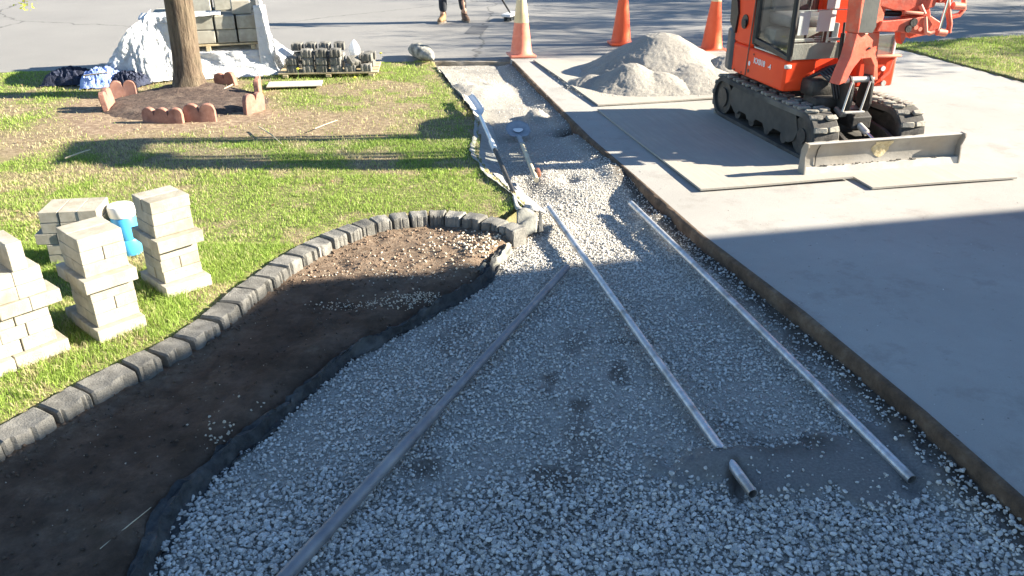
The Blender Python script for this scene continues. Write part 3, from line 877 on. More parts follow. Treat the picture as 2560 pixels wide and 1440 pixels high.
for i in range(3, n_st):
    p, q = Vector(OUT[i]), Vector(OUT[i + 1])
    d = q - p; L = d.length - (.010 if i < 18 else .016)
    fromend = n_st - i
    W = .135 if i < 20 else .120
    na = (Vector(OUT[i + 1]) - Vector(OUT[max(i - 1, 0)])).normalized(); nb_ = (Vector(OUT[min(i + 2, n_st)]) - p).normalized()
    ip = p + Vector((na.y, -na.x)) * W; iq = q + Vector((nb_.y, -nb_.x)) * W
    vs, fs = edging_stone_mesh(L, W, .12, 100 + i, max(.60, min(1.0, ((iq - ip).length - .010) / L)))
    o = MB().add(vs, fs).build('edging_stone', M_EDGESTONE, smooth=True); o.data.set_sharp_from_angle(angle=R(24))
    mid = (p + q) / 2
    o.location = (mid.x, mid.y, .008 + random.uniform(-.004, .004))
    o.rotation_euler = (random.uniform(-.03, .03), random.uniform(-.02, .02), math.atan2(d.y, d.x) + random.uniform(-.02, .02))
    last = ' half under fabric' if fromend == 1 else ''
    tag(o, 'grooved grey edging stone, %s counting from the fabric end of the curved border' % ords[fromend - 1], 'edging stone', 'edging stones around the soil bed')

# ------------------------------------------------------------------ landscape fabric
def ribbon(name, pts, widths, zf, mat, seed, amp=.02, label=None, cat='landscape fabric', prof=None, step=.02, stand=.05):
    P = []
    for (x1, y1), (x2, y2) in zip(pts[:-1], pts[1:]):
        k = max(1, int(math.hypot(x2 - x1, y2 - y1) / step))
        for i in range(k): P.append((x1 + (x2 - x1) * i / k, y1 + (y2 - y1) * i / k))
    P.append(pts[-1]); n = len(P); m = 9
    P = np.array(P)
    for _ in range(6): P[1:-1] = (P[:-2] + P[1:-1] * 2 + P[2:]) / 4
    vs = []; s = 0
    for i in range(n):
        a = P[max(i - 1, 0)]; b = P[min(i + 1, n - 1)]
        t = (b - a) / (np.linalg.norm(b - a) + 1e-9); nr = np.array([t[1], -t[0]])    # to the right of travel
        if i: s += np.linalg.norm(P[i] - P[i - 1])
        f = i / (n - 1)
        w = np.interp(f, np.linspace(0, 1, len(widths)), widths)
        w *= .75 + .6 * float(fbm(s * 3, 1, seed))
        for j in range(m):
            u = j / (m - 1) - .5
            off = u * w + amp * 1.0 * (float(fbm(s * 13 + j * .35, j * .4, seed + 1)) - .5) * 2
            hh = stand * math.exp(-(u / .28) ** 2) * (.4 + 1.2 * float(fbm(s * 5, 2, seed + 2)))
            hh += amp * (float(fbm(s * 14 + j, j * .9, seed + 3)) - .5) * 2
            x, y = P[i] + nr * off
            vs.append((x, y, zf(u, s, x, y) + hh))
    fs = [(i * m + j, i * m + j + 1, (i + 1) * m + j + 1, (i + 1) * m + j) for i in range(n - 1) for j in range(m - 1)]
    o = MB().add(vs, fs).build(name, mat, smooth=True)
    md = o.modifiers.new('thickness', 'SOLIDIFY'); md.thickness = .003
    return tag(o, label, cat)
def zf_dark(u, s, x, y):
    t = .5 + u      # 0 soil side .. 1 gravel side
    return -.066 - .056 * float(sst(.3, .75, t)) + .035 * (float(fbm(s * 7, 5, 207)) - .5)
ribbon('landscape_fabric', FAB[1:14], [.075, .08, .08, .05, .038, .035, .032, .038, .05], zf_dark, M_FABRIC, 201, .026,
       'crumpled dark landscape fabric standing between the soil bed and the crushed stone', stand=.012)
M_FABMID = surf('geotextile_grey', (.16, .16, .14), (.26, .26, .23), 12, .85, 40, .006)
ribbon('landscape_fabric', [(-.19, 4.32), (-.10, 4.5), (-.045, 4.64), (-.02, 4.76)], [.04, .06, .04], lambda u, s, x, y: -.095, M_FABMID, 205, .026,
       'twisted grey end of fabric poking up out of the sunlit stone', stand=.05)
def zf_up(u, s, x, y):
    t = .5 + u      # 0 trench side .. 1 lawn side (travel away from the camera, right is the trench)
    return .012 - .10 * t ** .8
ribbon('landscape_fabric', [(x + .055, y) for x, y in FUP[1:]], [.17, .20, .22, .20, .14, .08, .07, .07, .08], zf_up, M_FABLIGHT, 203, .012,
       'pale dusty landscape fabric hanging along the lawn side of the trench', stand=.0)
# flap draped over the last edging stone
def flap(name, quad, nx, ny, hfun, mat, label, seed, thick=.003):
    vs = []
    (a, b, c, d) = [Vector(q) for q in quad]
    for i in range(nx + 1):
        for j in range(ny + 1):
            u, v = i / nx, j / ny
            p = (a * (1 - u) + b * u) * (1 - v) + (d * (1 - u) + c * u) * v
            p = p.copy(); p.z += hfun(u, v)
            vs.append(tuple(p))
    fs = [(i * (ny + 1) + j, (i + 1) * (ny + 1) + j, (i + 1) * (ny + 1) + j + 1, i * (ny + 1) + j + 1) for i in range(nx) for j in range(ny)]
    o = MB().add(vs, fs).build(name, mat, smooth=True)
    md = o.modifiers.new('thickness', 'SOLIDIFY'); md.thickness = thick
    return tag(o, label, 'landscape fabric')
q0 = [(*G(1288, 492, .03), .03), (*G(1300, 492, .0), .0), (*G(1352, 548, .02), .02), (*G(1290, 535, .04), .04)]
flap('landscape_fabric', [(.0, 5.42, .0), (.06, 5.44, -.03), (.18, 5.10, .014), (.03, 5.08, .024)], 10, 14, lambda u, v: .012 * math.sin(v * 7 + u * 3) + .01 * math.sin(u * 9), M_FABLIGHT,
     'white dusty fabric flap folded over beside the corner of the lawn', 1)
flap('landscape_fabric', [(.03, 5.07, .022), (.17, 5.09, .012), (.16, 4.93, -.075), (.03, 4.91, -.07)], 12, 12, lambda u, v: .02 * math.sin(u * 3.1) * (1 - v) + .012 * math.sin(v * 9 + u * 5), M_FABMID,
     'grey fabric pleat draped down at the end of the edging stones', 2)
flap('landscape_fabric', [(.18, 5.11, .018), (.192, 5.10, .012), (.205, 4.98, -.075), (.17, 4.96, -.075)], 4, 10, lambda u, v: .01 * math.sin(v * 6), M_FABRIC,
     'black underside edge of fabric hanging at the end of the border', 3)

# ------------------------------------------------------------------ poles and pipe
def pole(name, p, q, rad, mat, label, cat, hollow=True, bend=0.0, n=16):
    """a real hollow tube, open at both ends, laid out from p to q"""
    p, q = Vector(p), Vector(q); mb = MB(); N = 9
    cs = [p.lerp(q, i / (N - 1)) + Vector((0, 0, bend * math.sin(math.pi * i / (N - 1)))) for i in range(N)]
    mb.tube(cs, rad, n, cap=False); b = len(mb.v)
    mb.tube(cs, rad * .86, n, cap=False)
    for k in range(n):
        k2 = (k + 1) % n
        mb.f.append((k, k2, b + k2, b + k)); e = (N - 1) * n
        mb.f.append((e + k, e + k2, b + e + k2, b + e + k))
    return mb.build(name, mat, smooth=True, label=label, cat=cat)
PR = .0205
z0 = -.078
a = G(1372, 527, -.07); e_ = G(1882, 1236, -.09)
pole('screed_pole', (*a, -.050), (*e_, -.088), PR, M_GALV, 'silver metal pole with its lower part buried under grey screenings', 'pole', bend=-.003).__setitem__('group', 'silver screed poles')
a = G(1577, 517, -.065); e_ = G(2280, 1200, -.09)
pole('screed_pole', (*a, -.040), (*e_, -.090), PR, M_GALV, 'silver metal pole lying nearest the driveway edge', 'pole', bend=.006).__setitem__('group', 'silver screed poles')
a = G(1418, 668, -.085); e_ = G(690, 1472, -.09)
pr = empty('conduit_pipe', (0, 0, 0), 0, 'dull grey pipe lying diagonally across the shaded gravel', 'pipe')
p0, p1 = Vector((*a, -.085)), Vector((*e_, -.082))
mb = MB().tube([p0.lerp(p1, t) for t in (0, .25, .5, .598)], .021, 14); mb.build('tube', M_DULLGALV, pr, smooth=True)
mb = MB().tube([p0.lerp(p1, .595), p0.lerp(p1, .600), p0.lerp(p1, .8), p0.lerp(p1, .985), p0.lerp(p1, 1)], [.021, .0255, .0255, .0255, .024], 14); mb.build('socket_tube', M_DULLGALV, pr, smooth=True)

# ------------------------------------------------------------------ plywood sheets
def sheet(c0, w, l, ang, z, label, seed):
    """c0: near left corner, w along the road, l away from the camera"""
    mb = MB(); nx, ny = 12, 24; rr = random.Random(seed)
    cx, cy = w / 2, l / 2
    b = 0
    def h(x, y): return .004 * math.sin(x * 3 + seed) + .005 * math.sin(y * 1.7 + seed * 2)
    vt = [(w * i / nx, l * j / ny, .014 + h(w * i / nx, l * j / ny)) for i in range(nx + 1) for j in range(ny + 1)]
    vb = [(x, y, zz - .014) for x, y, zz in vt]
    N = len(vt); mb.v = vt + vb
    I = lambda i, j: i * (ny + 1) + j
    for i in range(nx):
        for j in range(ny):
            mb.f.append((I(i, j), I(i + 1, j), I(i + 1, j + 1), I(i, j + 1)))
            mb.f.append((N + I(i, j), N + I(i, j + 1), N + I(i + 1, j + 1), N + I(i + 1, j)))
    for i in range(nx):
        mb.f.append((I(i, 0), N + I(i, 0), N + I(i + 1, 0), I(i + 1, 0))); mb.f.append((I(i, ny), I(i + 1, ny), N + I(i + 1, ny), N + I(i, ny)))
    for j in range(ny):
        mb.f.append((I(0, j), I(0, j + 1), N + I(0, j + 1), N + I(0, j))); mb.f.append((I(nx, j), N + I(nx, j), N + I(nx, j + 1), I(nx, j + 1)))
    o = mb.build('plywood_sheet', M_PLY, label=label, cat='plywood sheet', group='plywood sheets protecting the driveway')
    o.location = (*c0, z); o.rotation_euler = (0, 0, R(ang))
    return o
sheet((.845, 8.02), 1.30, 2.40, 14, .011, 'plywood sheet under the big grey gravel pile', 3)
sheet((2.12, 8.30), 1.22, 2.40, 13.5, .010, 'plywood sheet behind the orange excavator', 5)
sheet((1.335, 5.515), 1.20, 2.40, 12.3, .011, 'plywood sheet under the left track of the excavator', 4)
sheet((2.57, 5.56), 1.18, 2.40, 11.3, .011, 'plywood sheet sticking out in front of the bulldozer blade on the right', 6)

# ------------------------------------------------------------------ gravel pile
def pile(name, cones, x0, x1, y0, y1, step, label, seed, z0=.026):
    xs = np.arange(x0, x1, step); ys = np.arange(y0, y1, step); X, Y = np.meshgrid(xs, ys)
    Z = np.full(X.shape, -1.0)
    for cx, cy, h, rad, ex in cones:
        d = np.hypot((X - cx), (Y - cy) * ex)
        d = d * (1 + .20 * (fbm(X * 3, Y * 3, seed) - .5))
        hh = h * (1 - d / rad)
        hh = np.where(hh > h * .80, h * .80 + (hh - h * .80) * .35, hh)
        k = .04
        Z = np.where(Z < -.5, hh, np.maximum(Z, hh) + k * np.exp(-np.abs(Z - hh) / k) * .35)
    Z = Z + .016 * (fbm(X * 7, Y * 7, seed + 2) - .5) + .009 * (fbm(X * 22, Y * 22, seed + 3) - .5) + .008 * (fbm(X * 60, Y * 60, seed + 5, 2) - .5)
    Z = Z + .03 * np.exp(-np.maximum(Z, 0) / .05) * (fbm(X * 5, Y * 5, seed + 9) - .5)
    keep = Z > -.012
    Zc = np.maximum(Z, -.02) + z0
    ny, nx = X.shape; I = np.arange(nx * ny).reshape(ny, nx)
    kq = keep[:-1, :-1] | keep[1:, :-1] | keep[:-1, 1:] | keep[1:, 1:]
    q = np.stack([I[:-1, :-1], I[:-1, 1:], I[1:, 1:], I[1:, :-1]], -1)[kq]
    V = np.stack([X, Y, Zc], -1).reshape(-1, 3)
    used, inv = np.unique(q, return_inverse=True)
    me = np_mesh(name, V[used], inv.reshape(q.shape))
    o = link(name, me, M_PILE, smooth=True)
    return tag(o, label, 'gravel pile')
def mat_pile():
    m, nt, b = new_mat('limestone_screenings')
    v = geo(nt)
    n = noise_node(nt, 70, 6, v, .8); n2 = noise_node(nt, 3, 4, v)
    vo = nt.nodes.new('ShaderNodeTexVoronoi'); vo.inputs['Scale'].default_value = 90; nt.links.new(v, vo.inputs['Vector'])
    c = ramp(nt, n.outputs[0], [(.3, (.23, .218, .19)), (.5, (.34, .322, .285)), (.7, (.45, .43, .38))]).outputs[0]
    c = mixc(nt, ramp(nt, n2.outputs[0], [(.4, (0, 0, 0)), (.65, (.5, .5, .5))]).outputs[0], c, (.25, .235, .21))
    nt.links.new(c, b.inputs['Base Color']); b.inputs['Roughness'].default_value = .95; b.inputs['Specular IOR Level'].default_value = .2
    bump(nt, b, n.outputs[0], .008)
    return m
M_PILE = mat_pile()
pile('gravel_pile', [(1.70, 9.62, .50, .93, 1.0), (1.98, 9.05, .22, .62, 1.0)], .4, 3.3, 8.4, 10.7, .013, 'tall grey gravel pile heaped on plywood in front of the orange cones', 301)
pile('gravel_pile', [(1.28, 8.88, .265, .46, .95), (1.60, 8.80, .17, .42, 1.0), (.86, 8.98, .10, .26, 1)], .5, 2.3, 8.3, 9.5, .011, 'low front lobe of grey screenings leaning against the tall gravel pile', 302)
pile('gravel_pile', [(2.42, 9.35, .27, .50, 1.0)], 1.8, 3.1, 8.8, 10.0, .012, 'small darker gravel pile between the tall pile and the excavator', 303)
# stray grit around the piles and on the driveway
r = np.random.default_rng(55); n = 2600
x = 1.5 + .75 * r.normal(size=n); y = 8.85 + .35 * r.normal(size=n); s = r.uniform(.002, .007, n)
ok = (x > .35) & (y > 8.35)
scatter_stones('loose_grit', np.stack([x, y, .027 + s * .3], 1)[ok], s[ok], stone_col(ok.sum(), r, .25, .5), 1, 12)
r = np.random.default_rng(56); n = 5200
x = r.uniform(.3, 4.5, n); y = r.uniform(1.6, 9, n); s = .001 + .005 * r.uniform(0, 1, n) ** 3
dd = distline(x, y, EDGE); ok = ~inpoly(x, y, PATHPOLY) & (x > np.interp(y, [p[1] for p in EDGE], [p[0] for p in EDGE]) + .05) & (r.uniform(0, 1, n) < .22 + np.exp(-dd / .25))
scatter_stones('loose_grit', np.stack([x, y, s * .4], 1)[ok], s[ok], stone_col(ok.sum(), r, .15, .45), 1, 13)

# ------------------------------------------------------------------ stacks of pale pavers on the lawn
_pm = {}
def paver_mesh(dx, dy, dz, v):
    key = (dx, dy, dz, v)
    if key not in _pm:
        rr = random.Random(hash(key) % 1000)
        mb = MB().rbox((0, 0, dz / 2), (dx, dy, dz), .0035, seg=2)
        _pm[key] = mb.mesh('paver')
        _pm[key].materials.append(M_PAVER)
    return _pm[key]
def paver(loc, dims, rz, label, group, v=0):
    o = bpy.data.objects.new('paver', paver_mesh(*dims, v)); COL.objects.link(o)
    o.location = (loc[0] + random.uniform(-.0025, .0025), loc[1] + random.uniform(-.0025, .0025), loc[2]); o.rotation_euler = (random.uniform(-.004, .004), random.uniform(-.004, .004), rz + random.uniform(-.018, .018))
    return tag(o, label, 'paver', group)
PH = .0645
co = ['bottom', 'second', 'third', 'fourth', 'fifth', 'sixth', 'seventh', 'eighth']
def stack(front, rz, courses, desc, zb=-.004):
    """front: plan position of the corner nearest the camera; local +x runs to the right-back edge, +y to the left-back edge
    courses: list of (x0, y0, nx, ny, px, py) pavers of px * py in an nx * ny array, or None"""
    cx, sx = math.cos(rz), math.sin(rz)
    n = len(courses)
    for k, cs in enumerate(courses):
        if cs is None: continue
        for (x0, y0, nx, ny, px, py) in (cs if isinstance(cs, list) else [cs]):
            for i in range(nx):
                for j in range(ny):
                    lx = x0 + (i + .5) * px; ly = y0 + (j + .5) * py
                    wx = front[0] + lx * cx - ly * sx; wy = front[1] + lx * sx + ly * cx
                    if nx * ny == 1: side = 'only'
                    elif ny == 1: side = ['left', 'right'][i] if nx == 2 else ['left', 'middle', 'right', 'far right'][min(i, 3)]
                    elif nx == 1: side = ['nearer', 'farther'][j] if ny == 2 else ['nearest', 'middle', 'farthest', 'hindmost'][min(j, 3)]
                    else: side = ['near', 'far', 'hindmost'][min(j, 2)] + ' ' + (['leftmost', 'left centre', 'right centre', 'rightmost'] if nx == 4 else ['left', 'centre', 'right'])[i if nx > 2 else i * 2]
                    pos = 'top' if k == n - 1 else co[k]
                    paver((wx, wy, zb + k * PH), (px - .002, py - .002, PH - .0015), rz, '%s paver, %s course of %s' % (side, pos, desc), 'pale pavers stacked on the lawn', (i + j + k) % 2)
RZ = R(46)
A = (.010, .055, 1, 2, .212, .104); B = (.010, .055, 2, 1, .106, .208)
W_ = (-.012, 0, 1, 3, .252, .106)
stack((-1.800, 3.855), RZ, [W_, A, B, A, W_, A, B, A], 'the rightmost paver stack in front of the lawn')
A = (.018, .030, 1, 2, .208, .118); B = (.018, .030, 2, 1, .104, .236)
stack((-1.962, 3.390), R(48), [(-.005, -.01, 1, 4, .235, .095), A, B, A, (-.008, -.012, 1, 3, .248, .108), A, B, A], 'the middle tall stack beside the blue jug')
# wide left stack cut by the picture's edge
stack((-2.372, 2.960), R(50), [(0, 0, 4, 2, .12, .19), (0, .03, 3, 2, .146, .16), (0, .03, 4, 2, .11, .16), (0, .03, 3, 2, .146, .16), (-.04, -.012, 4, 2, .133, .17), (-.03, .0, 4, 1, .119, .20), (-.03, .0, 4, 1, .119, .20)],
      'the wide stack at the left picture edge')
for lx, lab in ((.367, 'paver stood on edge on top of the wide left stack'), (.19, 'second on-edge paver on the wide left stack, cut by the picture edge')):
    ly = .10; cx, sx = math.cos(R(50)), math.sin(R(50))
    o = paver((-2.372 + lx * cx - ly * sx, 2.960 + lx * sx + ly * cx, 7 * PH - .004), (.064, .195, .129), R(50), lab, 'pale pavers stacked on the lawn')
# stack behind, seen over the middle stack
stack((-2.635, 4.265), R(8), [(.0, .0, 3, 1, .104, .21), (.0, .0, 3, 1, .104, .22), (-.05, .0, 3, 1, .118, .22), (.0, .0, 3, 1, .104, .22), (.0, .0, 3, 1, .104, .23)], 'the low stack behind the middle stack', zb=0.0)
stack((-3.35, 4.30), R(10), [(.0, .0, 2, 1, .104, .22)] * 4, 'the farthest left stack barely in view')
# water jug
jg = empty('water_jug', (-2.262, 4.46, -.004), .3, 'blue jug with a white lid standing between two paver stacks', 'water jug')
JS = 1.12
mb = MB().lathe([(0, 0), (.056, 0), (.062, .008), (.062, .085), (.059, .09), (.062, .095), (.062, .205), (.056, .215), (0, .215)], n=28); mb.v = [(x * JS, y * JS, z * JS) for x, y, z in mb.v]; mb.build('jug_body', M_JUGBLUE, jg, smooth=True)
mb = MB().lathe([(0, .213), (.064, .213), (.066, .22), (.066, .262), (.061, .27), (.02, .272), (0, .272)], n=28); mb.v = [(x * JS, y * JS, z * JS) for x, y, z in mb.v]; mb.build('lid', M_WHITEP, jg, smooth=True)

# ------------------------------------------------------------------ pallets
def pallet(name, loc, rz, w, d, h, label, nb=7):
    t = empty(name, loc, rz, label, 'pallet')
    for k in range(nb):
        y = d * (k + .5) / nb
        MB().rbox((w / 2, y, h - .011), (w, d / nb * .72, .020), .003, seg=1).build('deck_board', M_WOOD, t)
    for k in range(3):
        MB().rbox((w * (.06 + .44 * k), d / 2, h / 2 - .010), (.05, d, h - .025), .003, seg=1).build('stringer', M_WOOD, t)
    return t
# tall load by the street: wrapped lower layer, pallet, big blocks, plastic pulled over
LX, LY, LR = -4.10, 9.32, R(16)
LH = .27
def lw(x, y, z=0):  # local -> world of the load
    return (LX + x * math.cos(LR) - y * math.sin(LR), LY + x * math.sin(LR) + y * math.cos(LR), z)
def wrinkled_box(name, x0, x1, y0, y1, z0, z1, mat, label, cat, seed, amp=.03, n=34, flare=.06):
    bm = bmesh.new(); bmesh.ops.create_cube(bm, size=1)
    bmesh.ops.subdivide_edges(bm, edges=bm.edges[:], cuts=n, use_grid_fill=True)
    for v in bm.verts:
        u = v.co + Vector((.5, .5, .5))
        X = x0 + (x1 - x0) * u.x; Y = y0 + (y1 - y0) * u.y; Z = z0 + (z1 - z0) * u.z
        d = Vector((v.co.x, v.co.y, v.co.z * .6)); d.normalize()
        f1 = abs(float(fbm(X * 5 + Z * 2, Y * 5 + Z * 6, seed)) - .5) * 2
        f2 = abs(float(fbm(X * 14 - Z * 9, Y * 14 + Z * 12, seed + 1)) - .5) * 2
        a = amp * 1.5 * (1 - f1 * 2.2) + amp * .8 * (1 - f2 * 2)
        fl = flare * (1 - u.z) ** 2
        rnd = 1 - .04 * max(0, abs(v.co.x) + abs(v.co.y) - .8)
        w = lw(((X - (x0 + x1) / 2) * rnd + (x0 + x1) / 2) + d.x * (a + fl), ((Y - (y0 + y1) / 2) * rnd + (y0 + y1) / 2) + d.y * (a + fl))
        v.co = Vector((w[0], w[1], Z + d.z * a * .5))
    me = bpy.data.meshes.new(name); bm.to_mesh(me); bm.free()
    return tag(link(name, me, mat, smooth=True), label, cat)
wrinkled_box('wrapped_load', -.02, 1.34, .0, 1.0, .0, LH - .02, M_PLASTIC, 'low load wrapped in glaring white plastic under the pallet of big blocks', 'wrapped load', 401, .028, flare=.16)
pp = pallet('wooden_pallet', lw(.14, .02, LH - .005), LR, 1.11, .95, .075, 'wooden pallet carrying big grey blocks on top of the white wrapped load')
BZ = LH + .073
bw, bd, bh = .232, .30, .150
bnames = ['leftmost', 'second from left', 'middle', 'second from right', 'rightmost']
M_b = [MB().rbox((0, 0, bh / 2), (bw - .018, bd - .02, bh - .004), .010, seg=2).mesh('wall_block') for _ in range(1)]
M_b[0].materials.append(M_PAVER_D)
def wblock(x, y, z, rz, label):
    o = bpy.data.objects.new('wall_block', M_b[0]); COL.objects.link(o)
    o.location = lw(x, y, z); o.rotation_euler = (0, 0, LR + rz)
    return tag(o, label, 'concrete block', 'big concrete blocks on the street pallet')
for i in range(5):
    for j in range(3):
        for k in range(2):
            row = ['front', 'middle', 'back'][j]; lay = ['lower', 'upper'][k]
            wblock(.10 + bw * (i + .5), .03 + bd * (j + .5) + random.uniform(-.012, .012), BZ + k * bh, random.uniform(-.03, .03), 'big grey block, %s in the %s %s layer on the street pallet' % (bnames[i], row, lay))
# a third layer, partly plastic covered
for i, (x, y, rz) in enumerate(((1.10, .24, .05), (.66, .60, -.04), (.90, .62, .06), (.42, .62, .02), (1.16, .64, 0))):
    wblock(x, y, BZ + 2 * bh, rz, ['big pale block alone at the front right corner of the top layer', 'big block second along the back of the top layer', 'big block third along the back of the top layer', 'big block at the left back of the top layer', 'big block at the right back of the top layer'][i])
def sheetmesh(name, f, nu, nv, mat, label, cat='plastic sheet', thick=.002):
    vs = [tuple(f(i / nu, j / nv)) for i in range(nu + 1) for j in range(nv + 1)]
    fs = [(i * (nv + 1) + j, (i + 1) * (nv + 1) + j, (i + 1) * (nv + 1) + j + 1, i * (nv + 1) + j + 1) for i in range(nu) for j in range(nv)]
    o = MB().add(vs, fs).build(name, mat, smooth=True)
    if thick:
        md = o.modifiers.new('thickness', 'SOLIDIFY'); md.thickness = thick
    return tag(o, label, cat)
# plastic on top of the blocks, front edge hanging a little
def f_top(u, v):
    x = .02 + .86 * u; y = -.01 + .42 * v
    z = BZ + 2 * bh + .012 + .035 * abs(float(fbm(x * 6, y * 6, 411)) - .5) + .02 * u * (1 - v)
    if v < .12: z -= .02 * (1 - v / .12)
    return lw(x, y, z)
sheetmesh('plastic_sheet', f_top, 30, 20, M_PLASTIC, 'white plastic folded over the left part of the block stack')
def f_right(u, v):       # the glaring sheet down the right end and round the front right corner
    # u along from front corner to the back, v top -> ground
    x = 1.30 + .05 * v + .10 * v * v; y = -.06 + .95 * u
    z = (BZ + 2 * bh + .16) * (1 - v) + .01
    a = .045 * (float(fbm(y * 5, z * 5, 412)) - .5) * 2 + .02 * (float(fbm(y * 16, z * 12, 413)) - .5)
    return lw(x + a + .05 * math.sin(u * 5) * v, y - .05 * (1 - u) * v, z)
sheetmesh('plastic_sheet', f_right, 60, 60, M_PLASTIC, 'bright white plastic sheet hanging down the right end of the block stack')
def f_rf(u, v):
    x = 1.24 + .13 * u; z = (BZ + 2 * bh + .10) * (1 - v) + .01; y = -.035 - .03 * v - .02 * math.sin(u * 3)
    a = .02 * (float(fbm(x * 9, z * 6, 414)) - .5)
    return lw(x + .05 * v * u, y + a, z)
sheetmesh('plastic_sheet', f_rf, 8, 26, M_PLASTIC, 'white plastic strip wrapped round the front right corner of the block stack')
def f_left(u, v):        # long tail of plastic from the top left of the blocks down to the grass on the left
    # v: 0 top at blocks -> 1 on ground; u: front to back
    hz = (BZ + 2 * bh + .02) * (1 - v) ** 1.55 + .015
    x = .10 - .12 * v - .62 * v ** 1.3; y = -.12 + .75 * u - .06 * v
    a = .06 * (float(fbm(u * 6 + v * 3, v * 4, 415)) - .5) + .05 * (abs(float(fbm(u * 9, v * 3, 416)) - .5) - .2)
    return lw(x + a * .6, y + a * .3, max(.01, hz + a * (.4 + v)))
sheetmesh('plastic_sheet', f_left, 60, 60, M_PLASTIC, 'translucent plastic sheet sweeping from the block stack down to the grass behind the tree')
def f_lf(u, v):
    hz = (BZ + 2 * bh + .03) * (1 - v) * (1 - float(sst(.26, 1.05, u))) ** 1.2
    x = .42 - 1.10 * u; y = -.10 + .05 * math.sin(u * 9 + v * 2) - .05 * v
    a = .07 * (float(fbm(u * 11, v * 3, 417)) - .5) + .05 * (abs(float(fbm(u * 26 + v * 3, v * 2.5, 419)) - .5) - .15)
    return lw(x + a, y + a * 1.4 - .03, max(.012, hz))
sheetmesh('plastic_sheet', f_lf, 90, 44, M_PLASTIC, 'shaded bluish plastic hanging in folds just left of the tree trunk')
# loose clear plastic between the two pallets
def f_mid(u, v):
    x = 1.42 + .52 * u; y = -.12 + .50 * v
    z = .01 + (.34 * (1 - u) ** 1.4) * (.35 + .65 * math.sin(v * 2.4 + .4)) + .07 * abs(float(fbm(u * 5, v * 5, 418)) - .5)
    return lw(x, y, z)
sheetmesh('plastic_sheet', f_mid, 24, 20, M_BAG, 'crumpled clear plastic spilling between the block load and the small pallet')
# pale board lying on the grass
o = MB().rbox((0, 0, .010), (.58, .26, .014), .004, seg=1).build('board', surf('pale_board', (.46, .43, .36), (.56, .53, .46), 5, .8), label='thin pale board lying on grass in front of the white wrapped load', cat='board')
o.location = (*G(738, 214), .008); o.rotation_euler = (0, 0, R(8))

# small pallet of grooved edging stones
SP = empty('wooden_pallet', (-2.64, 9.36, .0), R(5), 'low wooden pallet on the grass stacked with grooved edging stones', 'pallet')
w, d, h = 1.12, .62, .052
for k in range(4): MB().rbox((w / 2, .07 + .16 * k, h - .009), (w, .12, .018), .003, seg=1).build('deck_board', M_WOOD, SP)
for k in range(3): MB().rbox((.08 + .48 * k, d / 2, (h - .02) / 2), (.06, d, h - .02), .003, seg=1).build('stringer', M_WOOD, SP)
vsm, fsm = edging_stone_mesh(.128, .13, .082, 77)
sm = MB().add([(x, -y * 0 + y, z + .082) for x, y, z in vsm], fsm).mesh('edging_stone'); sm.materials.append(M_EDGESTONE)
sm.polygons.foreach_set('use_smooth', [True] * len(sm.polygons)); sm.set_sharp_from_angle(angle=R(40))
def sp(x, y, z):
    a = R(5); return (-2.64 + x * math.cos(a) - y * math.sin(a), 9.36 + x * math.sin(a) + y * math.cos(a), z)
cols = [('leftmost', .16, 2), ('second', .335, 3), ('third', .495, 3), ('fourth', .650, 3), ('fifth', .805, 1), ('rightmost', .985, 1)]
for nm, x, n in cols:
    for k in range(n):
        o = bpy.data.objects.new('edging_stone', sm); COL.objects.link(o)
        o.location = sp(x, .145, .052 + .084 * k); o.rotation_euler = (0, 0, R(5) + random.uniform(-.06, .06))
        tag(o, '%s grooved edging stone in the %s front column on the low pallet' % (['lowest', 'second', 'uppermost'][k] if n == 3 else (['lower', 'upper'][k] if n == 2 else 'single'), nm), 'edging stone', 'edging stones on the small pallet')
for nm, x, y, z, rz, rx in [('grooved edging stone standing crooked beside the clear bag', .815, .16, .150, .5, .5), ('upper edging stone at the right end of the low pallet', 1.00, .20, .155, -.05, 0), ('edging stone under the upper right end stone', 1.00, .34, .070, 0, 0)]:
    o = bpy.data.objects.new('edging_stone', sm); COL.objects.link(o); o.location = sp(x, y, z); o.rotation_euler = (rx, 0, R(5) + rz)
    tag(o, nm, 'edging stone', 'edging stones on the small pallet')
for i, (x, nz) in enumerate(((.20, 3), (.355, 3), (.51, 3), (.67, 3), (.87, 2), (1.01, 2))):
    for k in range(nz):
        o = bpy.data.objects.new('edging_stone', sm); COL.objects.link(o); o.location = sp(x + random.uniform(-.01, .01), .42, .052 + .084 * k + (.0 if nz == 2 else .028 * (k == 2))); o.rotation_euler = (0, 0, R(5) + random.uniform(-.08, .08))
        tag(o, '%s edging stone of the %s column in the back row on the low pallet' % (['lowest', 'middle', 'highest'][k] if nz == 3 else ['lower', 'upper'][k], ['leftmost', 'second', 'third', 'fourth', 'fifth', 'rightmost'][i]), 'edging stone', 'edging stones on the small pallet')
# knotted clear bag
def f_bag(u, v):
    a = 2 * math.pi * u; t = v
    r_ = .070 * math.sin(min(1, t * 1.15 + .18) * math.pi * .62 + .25) * (1 - t ** 5) + .004
    r_ *= 1 + .28 * (float(fbm(math.cos(a) * 2 + 5, math.sin(a) * 2 + t * 5, 421)) - .5)
    p = sp(.855 + math.cos(a) * r_ * .9, .20 + math.sin(a) * r_ * .8, .18 + .20 * t)
    return p
sheetmesh('plastic_bag', f_bag, 22, 18, M_BAG, 'clear white plastic bag standing upright on the small pallet stones', 'plastic bag', 0)

